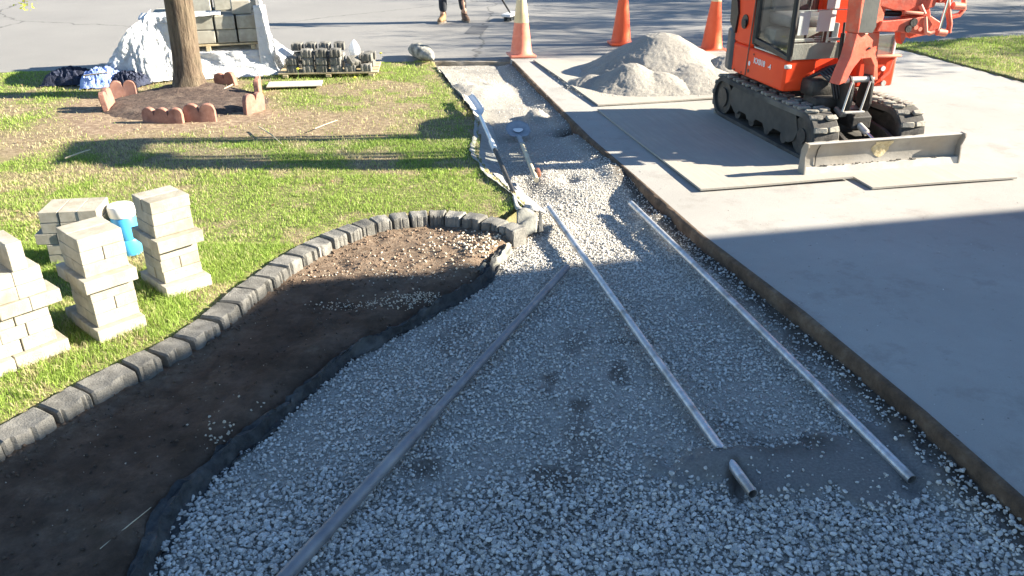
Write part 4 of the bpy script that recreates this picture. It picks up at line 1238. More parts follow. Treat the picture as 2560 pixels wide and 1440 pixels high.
# dandelions
def dandelion(loc, label, tall=.07):
    t = empty('dandelion', loc, random.uniform(0, 3), label, 'flower', 'yellow dandelions in the lawn')
    MB().tube([(0, 0, 0), (.006, .003, tall * .6), (.004, 0, tall)], .0022, 6).build('stem', M_STEM, t)
    MB().lathe([(0, tall - .004), (.016, tall), (.019, tall + .006), (.012, tall + .012), (0, tall + .013)], (0.004, 0, 0), 12).build('flower_head', M_YEL, t, smooth=True)
M_STEM = surf('flower_stem', (.12, .22, .04), (.18, .28, .06), 9, .7); M_YEL = surf('dandelion_yellow', (.82, .72, .03), (.86, .78, .06), 9, .7)
dandelion((*G(746, 200), 0), 'tall yellow flower at the left corner of the low pallet', .12)
dandelion((*G(888, 206), 0), 'orange-yellow dandelion under the right part of the low pallet', .05)
dandelion((*G(952, 142), 0), 'pale dandelion in grass behind the low pallet', .04)

# blue and navy cloth beside the plastic
def crumple(name, c, sx, sy, h, rz, mat, seed, label, cat, n=34, ridge=1.0):
    vs = []; m = n
    ca, sa = math.cos(rz), math.sin(rz)
    for i in range(n + 1):
        for j in range(m + 1):
            u, v = i / n * 2 - 1, j / m * 2 - 1
            rr = max(abs(u), abs(v)) * .55 + math.hypot(u, v) * .45
            edge = 1 + .28 * (float(fbm(math.atan2(v, u) * 1.1 + 9, 2, seed)) - .5)
            x = u * sx * edge; y = v * sy * edge
            f = abs(float(fbm(x * 9 / (sx + .1), y * 9 / (sy + .1), seed + 1)) - .5) * 2
            f2 = float(fbm(x * 16, y * 16, seed + 2))
            z = h * max(0, 1 - rr ** 2.2) ** .55 * (.55 + .75 * (1 - f * 1.7 * ridge)) + h * .22 * (f2 - .5) + .006
            vs.append((c[0] + x * ca - y * sa, c[1] + x * sa + y * ca, c[2] + max(.003, z)))
    fs = [(i * (m + 1) + j, (i + 1) * (m + 1) + j, (i + 1) * (m + 1) + j + 1, i * (m + 1) + j + 1) for i in range(n) for j in range(m)]
    o = MB().add(vs, fs).build(name, mat, smooth=True)
    return tag(o, label, cat)
p = G(262, 212); crumple('blue_tarp', (*p, 0), .24, .17, .15, .4, M_BLUE, 431, 'crumpled light blue tarp on the grass left of the tree', 'tarp')
p = G(185, 208); crumple('navy_jacket', (*p, 0), .30, .14, .14, .1, M_NAVY, 433, 'dark navy jacket thrown on the shaded grass', 'jacket')
nv = surf('white_print', (.7, .7, .7), (.8, .8, .8), 9, .6)
p = G(325, 212); crumple('navy_cloth', (*p, 0), .20, .15, .12, -.2, M_NAVY, 435, 'dark blue cloth between the blue tarp and the plastic sheet', 'cloth')
p = G(352, 205); crumple('plastic_scrap', (*p, .02), .17, .09, .10, .1, M_PLASTIC, 437, 'small pale plastic scrap bulging at the foot of the hanging plastic', 'plastic scrap')
o = MB().rbox((0, 0, .0), (.26, .025, .012), .003, rot=(0, -.12, .05)).build('wooden_stick', M_WOOD, label='flat pale stick lying across the blue tarp', cat='stick'); o.location = (*G(240, 190, .13), .15)

# bunched fabric at the street end of the path
def f_roll(u, v):
    a = 2 * math.pi * u
    s = v
    cx = -1.26 + .30 * s; cy = 10.95 - .80 * s
    r_ = .085 * (1 - .55 * abs(2 * s - .75) ** 2.0) * (1 + .7 * (float(fbm(math.cos(a) * 1.6 + 7, math.sin(a) * 1.6 + s * 6, 441)) - .5)) * (1 if 0 < s < 1 else .25)
    return (cx + math.cos(a) * r_ * 1.3, cy + math.cos(a) * r_ * .5, .06 + math.sin(a) * r_ + .05 * (float(fbm(s * 7, 1, 442)) - .3))
sheetmesh('bunched_fabric', f_roll, 26, 34, surf('dusty_fabric', (.12, .12, .10), (.42, .41, .36), 9, .85, 30, .02), 'grey bunched fabric lying between the lawn corner and the street', 'landscape fabric', 0)

# ------------------------------------------------------------------ tree, mulch ring and scalloped bricks
def ring_z(x, y):
    e = np.hypot((x - RINGC[0]) / .80, (y - RINGC[1]) / .68)
    dT = np.hypot(x - TREE[0], y - TREE[1])
    return -.012 + .045 * (1 - sst(.75, 1.05, e)) + .07 * np.exp(-(dT / .33) ** 2) + .02 * (fbm(x * 9, y * 9, 451) - .5) + .012 * (fbm(x * 26, y * 26, 452) - .5) - .05 * sst(1.0, 1.12, e)
RP = [(RINGC[0] + .86 * math.cos(a), RINGC[1] + .74 * math.sin(a)) for a in np.linspace(0, 2 * math.pi, 40)[:-1]]
grid_sheet(-4.2, -2.35, 7.4, 9.0, .02, RP, ring_z, 'mulch_ring', M_MULCH, kind='stuff')
def scallop(name, n, wd, h, thick, rad, loc, rot, label):
    """a curved run of n round-topped lobes"""
    mb = MB(); prof = []
    W = n * wd; K = 9
    top = []
    for i in range(n):
        for k in range(K + (i == n - 1)):
            t = k / K
            x = -W / 2 + wd * (i + t)
            z = h - wd * .52 + wd * .52 * math.sqrt(max(0, 1 - (2 * t - 1) ** 2)) ** .8
            top.append((x, z))
    def bend(x, y):
        if rad is None: return x, y
        a = x / rad
        return (rad - y) * math.sin(a) + 0, y + 0 * x + rad * (1 - math.cos(a)) * 1.0
    m = len(top); vs = []
    for side in (0, 1):
        yy = -thick / 2 if side == 0 else thick / 2
        for x, z in top: X, Y = bend(x, yy); vs.append((X, Y, z))
        for x, z in top: X, Y = bend(x, yy); vs.append((X, Y, -.04))
    fs = []
    for i in range(m - 1):
        fs += [(i, i + 1, m + i + 1, m + i), (2 * m + i, 3 * m + i, 3 * m + i + 1, 2 * m + i + 1), (i, 2 * m + i, 2 * m + i + 1, i + 1)]
    fs += [(0, m, 3 * m, 2 * m), (m - 1, 3 * m - 1, 4 * m - 1, 2 * m - 1)]
    fs = [f for f in fs]
    fs[-1] = (m - 1, 3 * m - 1, 4 * m - 1, 2 * m - 1)
    o = MB().add(vs, fs).build(name, M_TERRA, bevel=.008, smooth=True)
    o.location = loc; o.rotation_euler = rot
    return tag(o, label, 'edging brick', 'scalloped bricks round the tree')
G_ = lambda x, y, z=0: (*G(x, y, z), z)
a = G(410, 306); b = G(508, 303)
scallop('scalloped_brick', 3, .128, .165, .055, .9, (a[0] - .015, a[1] + .02, -.035), (-.03, 0, R(-5)), 'red scalloped brick at the front left of the tree ring')
scallop('scalloped_brick', 2, .145, .185, .055, .9, (b[0] - .035, b[1] + .035, -.03), (-.02, 0, R(2)), 'red scalloped brick joined on at the front right, tallest lobe')
a = G(265, 270); scallop('scalloped_brick', 2, .125, .185, .055, .8, (a[0] + .03, a[1], 0), (.1, .12, R(-82)), 'pale pink scalloped brick seen end-on at the left of the tree ring')
a = G(312, 240); scallop('scalloped_brick', 2, .13, .16, .055, .8, (a[0], a[1], 0), (.05, 0, R(195)), 'shaded brown scalloped brick behind the left brick of the ring')
a = G(642, 275); scallop('scalloped_brick', 2, .125, .17, .055, .8, (a[0] - .01, a[1] - .03, 0), (0, .05, R(62)), 'pink scalloped brick at the right side of the tree ring')
a = G(648, 232); scallop('scalloped_brick', 2, .12, .16, .055, .8, (a[0], a[1], 0), (0, 0, R(100)), 'dark scalloped brick behind the right pink brick')
a = G(566, 208); scallop('scalloped_brick', 2, .13, .12, .055, .8, (a[0], a[1], 0), (0, .15, R(165)), 'reddish scalloped brick tilted at the back of the tree ring')
# small debris
def twig(p, q, rad, label, z=.03):
    a, b = G(*p), G(*q)
    MB().tube([(a[0], a[1], z), ((a[0] + b[0]) / 2 + .01, (a[1] + b[1]) / 2, z + .006), (b[0], b[1], z)], [rad, rad * .9, rad * .6], 6).build('twig', M_TWIG, label=label, cat='twig', group='dry twigs on the grass')
twig((165, 405), (228, 383), .007, 'short dry twig on the left lawn above the paver stacks')
twig((648, 325), (705, 368), .006, 'long dry twig lying in the bare patch of lawn')
twig((788, 330), (845, 308), .004, 'thin straw twig right of the long twig')
MB().tube([(*G(250, 1372, -.05), -.05), (*G(330, 1310, -.05), -.045), (*G(378, 1268, -.05), -.05)], [.0015, .0022, .001], 6).build('twig', M_TWIG, label='thin bent straw lying on the shaded soil', cat='twig')
MB().tube([(*G(560, 222, .05), .05), (*G(582, 212, .06), .065)], .006, 6).build('twig', M_TWIG, label='grey twig in the mulch right of the tree trunk', cat='twig')

r = np.random.default_rng(77); n = 420
x = r.uniform(-5.5, .2, n); y = r.uniform(3.0, 10, n); ok = inpoly(x, y, LAWNPOLY); x, y = x[ok], y[ok]; n = len(x)
P = np.stack([x, y, lawn_z(x, y) + r.uniform(.012, .028, n)], 1); a = r.normal(size=(n, 3)) * np.array([1, 1, .35]); a /= np.linalg.norm(a, axis=1)[:, None]
b = np.cross(a, np.array([0, 0, 1.0]) + .5 * r.normal(size=(n, 3))); b /= np.linalg.norm(b, axis=1)[:, None]; sz = r.uniform(.006, .020, n)[:, None]
V = np.stack([P - a * sz, P + b * sz * .4, P + a * sz, P - b * sz * .4], 1).reshape(-1, 3)
cc = np.where(r.uniform(0, 1, (n, 1)) < .5, np.array([[.45, .34, .2]]), np.array([[.18, .11, .06]])) * r.uniform(.7, 1.3, (n, 1))
tag(link('leaf_litter', np_mesh('leaf_litter', V, np.arange(n * 4).reshape(n, 4), {'tint': ('FLOAT_COLOR', 'POINT', np.repeat(np.concatenate([cc, np.ones((n, 1))], 1), 4, 0))}), M_LEAF), kind='stuff')
def make_tree(loc, h, seed, label, trad=.16, fork=2.0, spread=.55, leaves=5000, lsize=.035, levels=4, lean=(0, 0), ltint=(.20, .26, .04), group=None, tier=5, twigto=None):
    rr = random.Random(seed); r = np.random.default_rng(seed)
    t = empty('deciduous_tree', loc, 0, label, 'tree', group)
    mb = MB()
    # trunk
    N = 12; pts = []; rad = []
    for i in range(N + 1):
        f = i / N; z = fork * f
        pts.append((lean[0] * f + .015 * math.sin(f * 5 + seed), lean[1] * f + .012 * math.sin(f * 4 + 1), z))
        fl = 1 + .34 * math.exp(-z / .07)
        rad.append(trad * fl * (1 - .10 * f))
    mb.tube([(pts[0][0], pts[0][1], -.08)] + pts, [rad[0] * 1.1] + rad, 28)
    for k, (x, y, z) in enumerate(mb.v):
        a = math.atan2(y, x); f = 1 + .05 * (float(fbm(a * 3 + 20, z * 2.2, seed)) - .5) * 2 + .10 * math.exp(-max(z, 0) / .08) * math.sin(a * 5 + seed)
        mb.v[k] = (x * f, y * f, z)
    mb.build('trunk', M_BARK, t, smooth=True)
    br = MB(); tips = []
    def grow(p, d, L, rd, lev):
        n = 4; q = [p]; rds = [rd]; cur = p.copy(); dd = d.copy()
        for i in range(n):
            dd = (dd + Vector((rr.uniform(-.16, .16), rr.uniform(-.16, .16), rr.uniform(-.05, .12)))).normalized()
            cur = cur + dd * (L / n); q.append(cur.copy()); rds.append(rd * (1 - .5 * (i + 1) / n))
        br.tube(q, rds, 7 if lev < 2 else 4, cap=False)
        if lev >= levels - 1: tips.extend(q[1:])
        if lev < levels:
            for k in range(rr.choice((3, 4)) if lev < 3 else 3):
                f = rr.uniform(.35, 1.0); i = min(n - 1, int(f * n)); pt = q[i].lerp(q[i + 1], f * n - i if f < 1 else 1)
                ax = Vector((rr.gauss(0, 1), rr.gauss(0, 1), rr.gauss(0, .5))).normalized()
                nd = (dd + ax * spread * rr.uniform(.7, 1.4)).normalized()
                grow(pt, nd, L * rr.uniform(.55, .78), rd * .5 * rr.uniform(.8, 1.1), lev + 1)
    top = Vector(pts[-1])
    for k in range(tier):
        a = 2 * math.pi * k / tier + rr.uniform(-.4, .4)
        d = Vector((math.cos(a) * spread, math.sin(a) * spread, rr.uniform(.6, 1.1))).normalized()
        grow(top - Vector((0, 0, rr.uniform(0, .25))), d, (h - fork) * rr.uniform(.32, .42), trad * .55, 0 if levels > 3 else 1)
    if twigto is not None:
        tv = Vector(twigto) - Vector(loc); m1 = top.lerp(tv, .5) + Vector((0, 0, .35))
        br.tube([top, top.lerp(m1, .5) + Vector((0, 0, .15)), m1, m1.lerp(tv, .6) + Vector((0, 0, .1)), tv], [.04, .028, .018, .008, .003], 7)
    br.build('limbs', M_BARK, t, smooth=True, fixn=False)
    # foliage
    P = []
    ta = np.array([tuple(x) for x in tips])
    idx = r.integers(0, len(ta), leaves)
    P = ta[idx] + r.normal(0, .12, (leaves, 3))
    if twigto is not None:
        tv = np.array(Vector(twigto) - Vector(loc)); P = np.vstack([P, tv + r.normal(0, 1, (46, 3)) * np.array([.05, .05, .032])])
    n = len(P); a = r.normal(size=(n, 3)); a /= np.linalg.norm(a, axis=1)[:, None]
    b = np.cross(a, r.normal(size=(n, 3))); b /= np.linalg.norm(b, axis=1)[:, None]
    s = lsize * r.uniform(.5, 1.2, n)[:, None]
    if twigto is not None: s[-46:] *= .5
    V = np.stack([P - a * s, P + b * s * .45, P + a * s, P - b * s * .45], 1).reshape(-1, 3)
    F = np.arange(n * 4).reshape(n, 4)
    c = np.array(ltint)[None] * r.uniform(.6, 1.5, (n, 1)); 
    if twigto is not None: c[-46:] = np.array((.50, .55, .02)) * r.uniform(.8, 1.2, (46, 1))
    c = np.repeat(np.concatenate([c, np.ones((n, 1))], 1), 4, 0)
    me = np_mesh('crown', V, F, {'tint': ('FLOAT_COLOR', 'POINT', c)})
    link('crown', me, M_LEAF, t)
    return t
def raypt(px, py, Y):
    dx = px - 1280; dy = 720 - py
    wy = FPX * _c + dy * _s; wz = -FPX * _s + dy * _c
    t = Y / wy
    return (dx * t, Y, CAM_H + wz * t)
make_tree((*TREE, .02), 6.2, 12, 'light brown tree trunk rising from the mulch ring', .142, 2.1, .62, 1500, .03, 4, (.03, 0), twigto=raypt(60, 8, 7.3))

# ------------------------------------------------------------------ traffic cones
def cone(loc, H, label, M1, M2, band, rz=0):
    t = empty('traffic_cone', loc, rz, label, 'traffic cone', 'traffic cones at the street end of the driveway')
    b = .165
    MB().rbox((0, 0, .016), (2 * b, 2 * b, .030), .012).build('base', M1, t, smooth=True)
    r0, r1 = .138, .030
    def rz_(z): return r0 + (r1 - r0) * (z - .03) / (H - .03)
    z = [.03 + (H - .03) * k / 20 for k in range(21)]
    MB().lathe([(.158, .030), (.148, .040), (r0, .055)] + [(rz_(q), q) for q in z[2:]] + [(r1 - .008, H + .002), (r1 - .012, H - .05)], n=36).build('cone_body', M1, t, smooth=True)
    for (za, zb) in band:
        MB().lathe([(rz_(za) + .001, za), (rz_(za) + .0035, za + .001), (rz_(zb) + .0035, zb - .001), (rz_(zb) + .001, zb)], n=36).build('collar', M2, t, smooth=True)
    return t
cone((*G(1303, 140), 0.0), .91, 'faded orange cone with a yellowed white upper half at the trench end', M_CONE_F, M_CONE_W, [(.415, .80)], .2)
cone((*G(1552, 110, -.03), -.035), .91, 'bright orange cone standing right behind the tall gravel pile', M_CONE, M_CONE_W, [(.66, .80)], .1)
cone((*G(1778, 126, 0), 0.0), .91, 'bright orange cone standing against the rear of the excavator', M_CONE, M_CONE_W, [(.62, .68), (.74, .82)], .4)

# ------------------------------------------------------------------ worker with a push broom
def skin_mesh(name, joints, bones, mat, parent, sub=2, root=0):
    """joints: list of (x, y, z, r) ; bones: index pairs"""
    me = bpy.data.meshes.new(name)
    me.from_pydata([j[:3] for j in joints], bones, []); me.update()
    o = bpy.data.objects.new(name, me); COL.objects.link(o); me.materials.append(mat)
    o.modifiers.new('skin', 'SKIN')
    sv = me.skin_vertices[0].data
    for i, j in enumerate(joints):
        rr = j[3]; sv[i].radius = (rr, rr) if not isinstance(rr, tuple) else rr
        sv[i].use_root = (i == root)
    o.modifiers['skin'].use_smooth_shade = True
    m = o.modifiers.new('sub', 'SUBSURF'); m.levels = sub; m.render_levels = sub
    if parent: o.parent = parent
    return o
f1 = G(1107, 58, -.035); f2 = G(1163, 54, -.035)
pe = empty('person', (f1[0] + .16, f1[1] + .03, -.035), 0, 'person in dark jeans and tan work boots standing on the street, sweeping', 'person')
ox, oy = f1[0] + .16, f1[1] + .03
L1 = (f1[0] - ox, f1[1] - oy); L2 = (f2[0] - ox, f2[1] - oy)
J = [(0.02, .02, .96, .125), (0.02, .02, 1.12, .125), (.03, 0, 1.30, .15), (.05, -.01, 1.46, .10), (.06, -.02, 1.53, .055), (.07, -.03, 1.60, .075), (.07, -.03, 1.70, .092), (.07, -.03, 1.79, .06),
     (L1[0] * .55, .02, .90, .085), (L1[0] * .95, L1[1] * .6, .50, .06), (L1[0], L1[1] + .01, .12, .04),
     (L2[0] * .5, .03, .90, .085), (L2[0] * .85 - .03, L2[1] * .6, .50, .06), (L2[0] - .01, L2[1], .12, .04),
     (-.15, .02, 1.42, .06), (-.14, -.08, 1.16, .045), (.10, -.20, 1.02, .033), (.17, -.22, 1.00, .030),
     (.22, -.02, 1.42, .06), (.36, -.10, 1.20, .045), (.44, -.16, .98, .033), (.46, -.18, .92, .030)]
Bn = [(0, 1), (1, 2), (2, 3), (3, 4), (4, 5), (5, 6), (6, 7), (0, 8), (8, 9), (9, 10), (0, 11), (11, 12), (12, 13), (2, 14), (14, 15), (15, 16), (16, 17), (2, 18), (18, 19), (19, 20), (20, 21)]
def fingers(J, Bn, hand, d):
    hx, hy, hz = J[hand][:3]
    for k in range(4):
        a = len(J); off = (k - 1.5) * .018
        J += [(hx + d[0] * .03 + off * .3, hy + d[1] * .03 - .01, hz + off, .0105), (hx + d[0] * (.075 - .004 * abs(k - 1)), hy - .035, hz + off * 1.1, .009), (hx + d[0] * .06, hy - .055, hz - .01 + off * 1.1, .008)]
        Bn += [(hand, a), (a, a + 1), (a + 1, a + 2)]
    a = len(J); J += [(hx + .005, hy - .03, hz + .035, .011), (hx + d[0] * .03, hy - .055, hz + .03, .009)]; Bn += [(hand, a), (a, a + 1)]
fingers(J, Bn, 17, (1, 0)); fingers(J, Bn, 21, (1, 0))
skin_mesh('body', J, Bn, M_SKIN, pe, 2)
skin_mesh('jeans', [(0.02, .02, .98, .14), (0.02, .02, .90, .135), (L1[0] * .6, .02, .82, .105), (L1[0] * .95 + .005, L1[1] * .6, .50, .080), (L1[0] + .01, L1[1] + .01, .28, .070), (L1[0] + .015, L1[1] + .01, .155, .072),
                    (L2[0] * .55, .03, .82, .105), (L2[0] * .85 - .03, L2[1] * .6, .50, .078), (L2[0] - .035, L2[1], .28, .066), (L2[0] - .02, L2[1], .160, .064)], [(0, 1), (1, 2), (2, 3), (3, 4), (4, 5), (1, 6), (6, 7), (7, 8), (8, 9)], M_JEANS, pe, 2)
skin_mesh('shirt', [(0.02, .02, 1.00, .145), (0.02, .02, 1.14, .145), (.03, 0, 1.32, .165), (.05, -.01, 1.45, .11), (-.15, .02, 1.42, .075), (-.14, -.08, 1.16, .056), (.06, -.185, 1.04, .046), (.22, -.02, 1.42, .075), (.36, -.10, 1.20, .056), (.425, -.15, 1.02, .046)],
          [(0, 1), (1, 2), (2, 3), (2, 4), (4, 5), (5, 6), (2, 7), (7, 8), (8, 9)], M_SHIRT, pe, 2)
mb = MB().lathe([(0, 1.835), (.05, 1.83), (.095, 1.79), (.105, 1.74), (.10, 1.70), (.085, 1.68)], (.07, -.015, 0), 20); mb.build('hair', M_HAIR, pe, smooth=True)
def boot(x, y, ang, mat, nm):
    b = skin_mesh('boot', [(0, 0, .185, .056), (0, .0, .12, .052), (0, -.005, .065, .054), (0, -.07, .055, .050), (0, -.14, .045, .050), (0, -.185, .038, .038), (0, .035, .055, .046)], [(0, 1), (1, 2), (2, 3), (3, 4), (4, 5), (2, 6)], mat, pe, 2, 2)
    b.location = (x, y, 0); b.rotation_euler = (0, 0, ang)
    sole = [(.045 * math.cos(a) * (1 + .12 * (math.sin(a) < 0)), -.065 + .150 * math.sin(a)) for a in np.linspace(0, 2 * math.pi, 22)[:-1]]
    MB().prism(sole, 'z', .0, .028).build('sole', M_SOLE, b)
    return b
boot(L1[0] + .01, L1[1] + .07, -.35, M_BOOT, '')
boot(L2[0] - .02, L2[1] + .05, .42, M_BOOT_D, '')
hb = G(1276, 48, -.02)
br = empty('push_broom', (*hb, -.035), 0, 'push broom with wooden handle and pale head held on the asphalt', 'broom')
MB().rbox((0, 0, .095), (.16, .42, .045), .010, rot=(0, 0, -.35)).build('head', M_WHITEP, br)
mb = MB(); rr = random.Random(4)
for i in range(150):
    u = rr.uniform(-.19, .19); v = rr.uniform(-.05, .05); ca, sa = math.cos(-.35), math.sin(-.35)
    x, y = v * ca - u * sa, v * sa + u * ca
    mb.tube([(x, y, .075), (x + rr.uniform(-.01, .01), y + rr.uniform(-.01, .01), .002)], .005, 4)
mb.build('bristles', M_BRISTLE, br, fixn=False)
hnd = Vector((ox + .46, oy - .19, -.035 + .92)) - Vector((*hb, -.035)); hn2 = Vector((ox + .17, oy - .22, -.035 + 1.02)) - Vector((*hb, -.035))
dirh = (hnd - Vector((0, 0, .11))).normalized()
MB().tube([Vector((0, 0, .11)), Vector((0, 0, .11)) + dirh * .35], .016, 10).build('ferrule', M_BLACK, br, smooth=True)
MB().tube([Vector((0, 0, .11)) + dirh * .33, hnd + dirh * .45], .0125, 10).build('handle', M_HANDLE, br, smooth=True)

# ------------------------------------------------------------------ shovels in the trench
s1 = empty('long_shovel', (0, 0, 0), 0, 'long shovel with grey metal handle lying along the lawn edge of the trench', 'shovel')
pa = Vector((*G(1200, 292, .02), .03)); pb = Vector((*G(1284, 488, -.03), -.01))
pm = pa.lerp(pb, .42)
MB().tube([pa, pm], [.017, .018], 12).build('shaft', M_ALU, s1, smooth=True)
MB().tube([pm.lerp(pa, .06), pm.lerp(pb, .16)], .024, 12).build('collar', M_WHITEP, s1, smooth=True)
MB().tube([pm.lerp(pb, .14), pb], [.017, .015], 12).build('lower_shaft', M_DKSTEEL, s1, smooth=True)
pt = Vector((*G(1170, 246, .03), .05)); d = (pt - pa); dn = d.normalized(); sd = dn.cross(Vector((0, 0, 1))).normalized()
vs = []; nu, nv = 10, 6
for i in range(nu + 1):
    for j in range(nv + 1):
        u = i / nu; v = j / nv * 2 - 1
        w = .065 * (1 - .25 * u) * (.5 + .5 * min(1, u * 6))
        q = pa.lerp(pt, u * 1.0) + sd * (w * v) + Vector((0, 0, .028 * v * v + .012 * math.sin(u * 3)))
        vs.append(tuple(q))
fs = [(i * (nv + 1) + j, i * (nv + 1) + j + 1, (i + 1) * (nv + 1) + j + 1, (i + 1) * (nv + 1) + j) for i in range(nu) for j in range(nv)]
o = MB().add(vs, fs).build('blade', M_WHITEP, s1, smooth=True); md = o.modifiers.new('t', 'SOLIDIFY'); md.thickness = .004
s2 = empty('round_shovel', (0, 0, 0), 0, 'round blue-grey shovel with a short wooden handle lying in the trench shade', 'shovel')
bc = Vector((*G(1296, 332, -.03), -.03))
pa = Vector((*G(1300, 350, -.02), -.015)); pb = Vector((*G(1341, 455, .0), .015))
MB().tube([pa, pa.lerp(pb, .5), pb], [.0165, .018, .019], 12).build('handle', M_HANDLE, s2, smooth=True)
MB().tube([pa + (pa - pb).normalized() * .06, pa.lerp(pb, .14)], [.022, .020], 12).build('socket', M_SHOVEL, s2, smooth=True)
MB().rbox(tuple(Vector((*G(1345, 435, 0), .012))), (.035, .10, .05), .012, rot=(0, 0, .1)).build('grip', M_GRIP, s2, smooth=True)
vs = []; nr, na = 6, 28
ad = (pa - pb).normalized(); asd = ad.cross(Vector((0, 0, 1))).normalized()
for i in range(nr + 1):
    for k in range(na):
        a = 2 * math.pi * k / na; r_ = i / nr
        lx = r_ * .105 * math.cos(a); ly = r_ * .135 * math.sin(a)
        if math.sin(a) < -.75: ly = max(ly, -.108)
        q = bc + asd * lx * 1.05 + ad * (ly * 1.1 + .02) + Vector((0, 0, .03 * r_ * r_ + .0 + .32 * ly))
        vs.append(tuple(q))
fs = [(i * na + k, i * na + (k + 1) % na, (i + 1) * na + (k + 1) % na, (i + 1) * na + k) for i in range(nr) for k in range(na)]
o = MB().add(vs, fs).build('blade', M_SHOVEL, s2, smooth=True); md = o.modifiers.new('t', 'SOLIDIFY'); md.thickness = .003; md.offset = 1
mb = MB(); el = [(.045 * math.cos(a), .034 * math.sin(a)) for a in np.linspace(0, 2 * math.pi, 24)[:-1]]
mb.add([tuple(bc + asd * x + ad * (y + .035) + Vector((0, 0, .016 + .30 * y + .035 * ((x / .1) ** 2)))) for x, y in el], [tuple(range(len(el)))])
mb.build('sticker', M_WHITE, s2)

# ------------------------------------------------------------------ mini excavator (local x right, y away from the blade, z up)
ex = empty('mini_excavator', (2.80, 5.99, .014), R(13), 'orange mini excavator with black cab and grey blade parked on plywood sheets', 'excavator')
# dozer blade
bp = [(-.012, .0), (.004, .012), (.030, .07), (.036, .13), (.022, .19), (-.006, .232), (.004, .240), (.034, .195), (.050, .13), (.044, .065), (.016, .0)]
bl = MB().prism(bp, 'x', -.655, .655).build('dozer_blade', M_BLADE, ex, smooth=True)
MB().prism([(-.024, .0), (-.010, .060), (.004, .064), (.010, .0)], 'x', -.656, .656).build('cutting_edge', M_BLADE_E, bl)
for s in (-1, 1):
    MB().prism([(-.03, .0), (-.022, .08), (-.010, .15), (-.035, .225), (-.03, .248), (.02, .250), (.055, .19), (.06, .0)], 'x', s * .655 - .005 + s * .006, s * .655 + .005 + s * .006).build('end_plate', M_BLADE, bl)
MB().rbox((0, .008, .240), (1.31, .036, .010), .003).build('top_rail', M_BLADE_E, bl)
MB().prism([(.022, .03), (.027, .07), (.032, .13), (.020, .19), (-.004, .228), (-.008, .226), (.016, .188), (.028, .13), (.023, .07), (.004, .012)], 'x', -.555, -.549).build('extension_seam', M_BLACK, bl)
crv = []
rr = random.Random(9)
mud = MB(); k = 0
for i in range(13):
    for j in range(9):
        u, v = i / 12, j / 8; zz = .225 - .12 * v * (.6 + .5 * math.sin(u * 3.1))
        y = np.interp(zz, [0, .012, .07, .13, .19, .232], [-.012, .004, .030, .036, .022, -.006]) - .004 - .004 * math.sin(u * 3.14) * math.sin(v * 3.14) * rr.uniform(.5, 1.5)
        mud.v.append((-.09 + .15 * u + .01 * math.sin(v * 6), float(y), zz))
mud.f = [(i * 9 + j, (i + 1) * 9 + j, (i + 1) * 9 + j + 1, i * 9 + j + 1) for i in range(12) for j in range(8)]
mud.build('mud_smear', M_MUD, bl, smooth=True)
md_ = MB()
for i in range(46):
    x = rr.uniform(-.55, .30) if i < 38 else rr.uniform(-.6, .6); s_ = rr.uniform(.003, .009)
    md_.rbox((x, -.004 + rr.uniform(-.002, .006), .066 + rr.uniform(-.003, .008)), (s_ * 2.4, s_, s_ * 1.3), s_ * .3, seg=1)
md_.build('dirt_crumbs', M_DKSTEEL, bl)
for s in (-1, 1):
    MB().prism([(.058, .06), (.058, .14), (.30, .22), (.62, .26), (.62, .17), (.30, .13)], 'x', s * .20 - .018, s * .20 + .018).build('blade_arm', M_DKSTEEL, ex, bevel=.004)
MB().tube([(.02, .05, .15), (-.02, .24, .235)], .013, 14).build('blade_cylinder_rod', M_CHROME, ex, smooth=True)
MB().tube([(-.015, .22, .225), (-.055, .46, .33)], .026, 16).build('blade_cylinder', M_BLADE_E, ex, smooth=True)
MB().rbox((-.06, .44, .345), (.20, .10, .035), .008, rot=(.4, 0, .05)).build('hose_guard', M_BLADE, ex, smooth=True)
# undercarriage frame
fr = MB().rbox((0, 1.05, .20), (.52, .95, .13), .02).rbox((0, 1.07, .30), (.42, .62, .10), .03).build('undercarriage_frame', M_DKSTEEL, ex, smooth=True)
MB().lathe([(.27, .30), (.30, .33), (.30, .38), (.27, .40), (.27, .455), (0, .455)], (0, 1.12, 0), 36).build('swing_ring', M_DKSTEEL, ex, smooth=True)
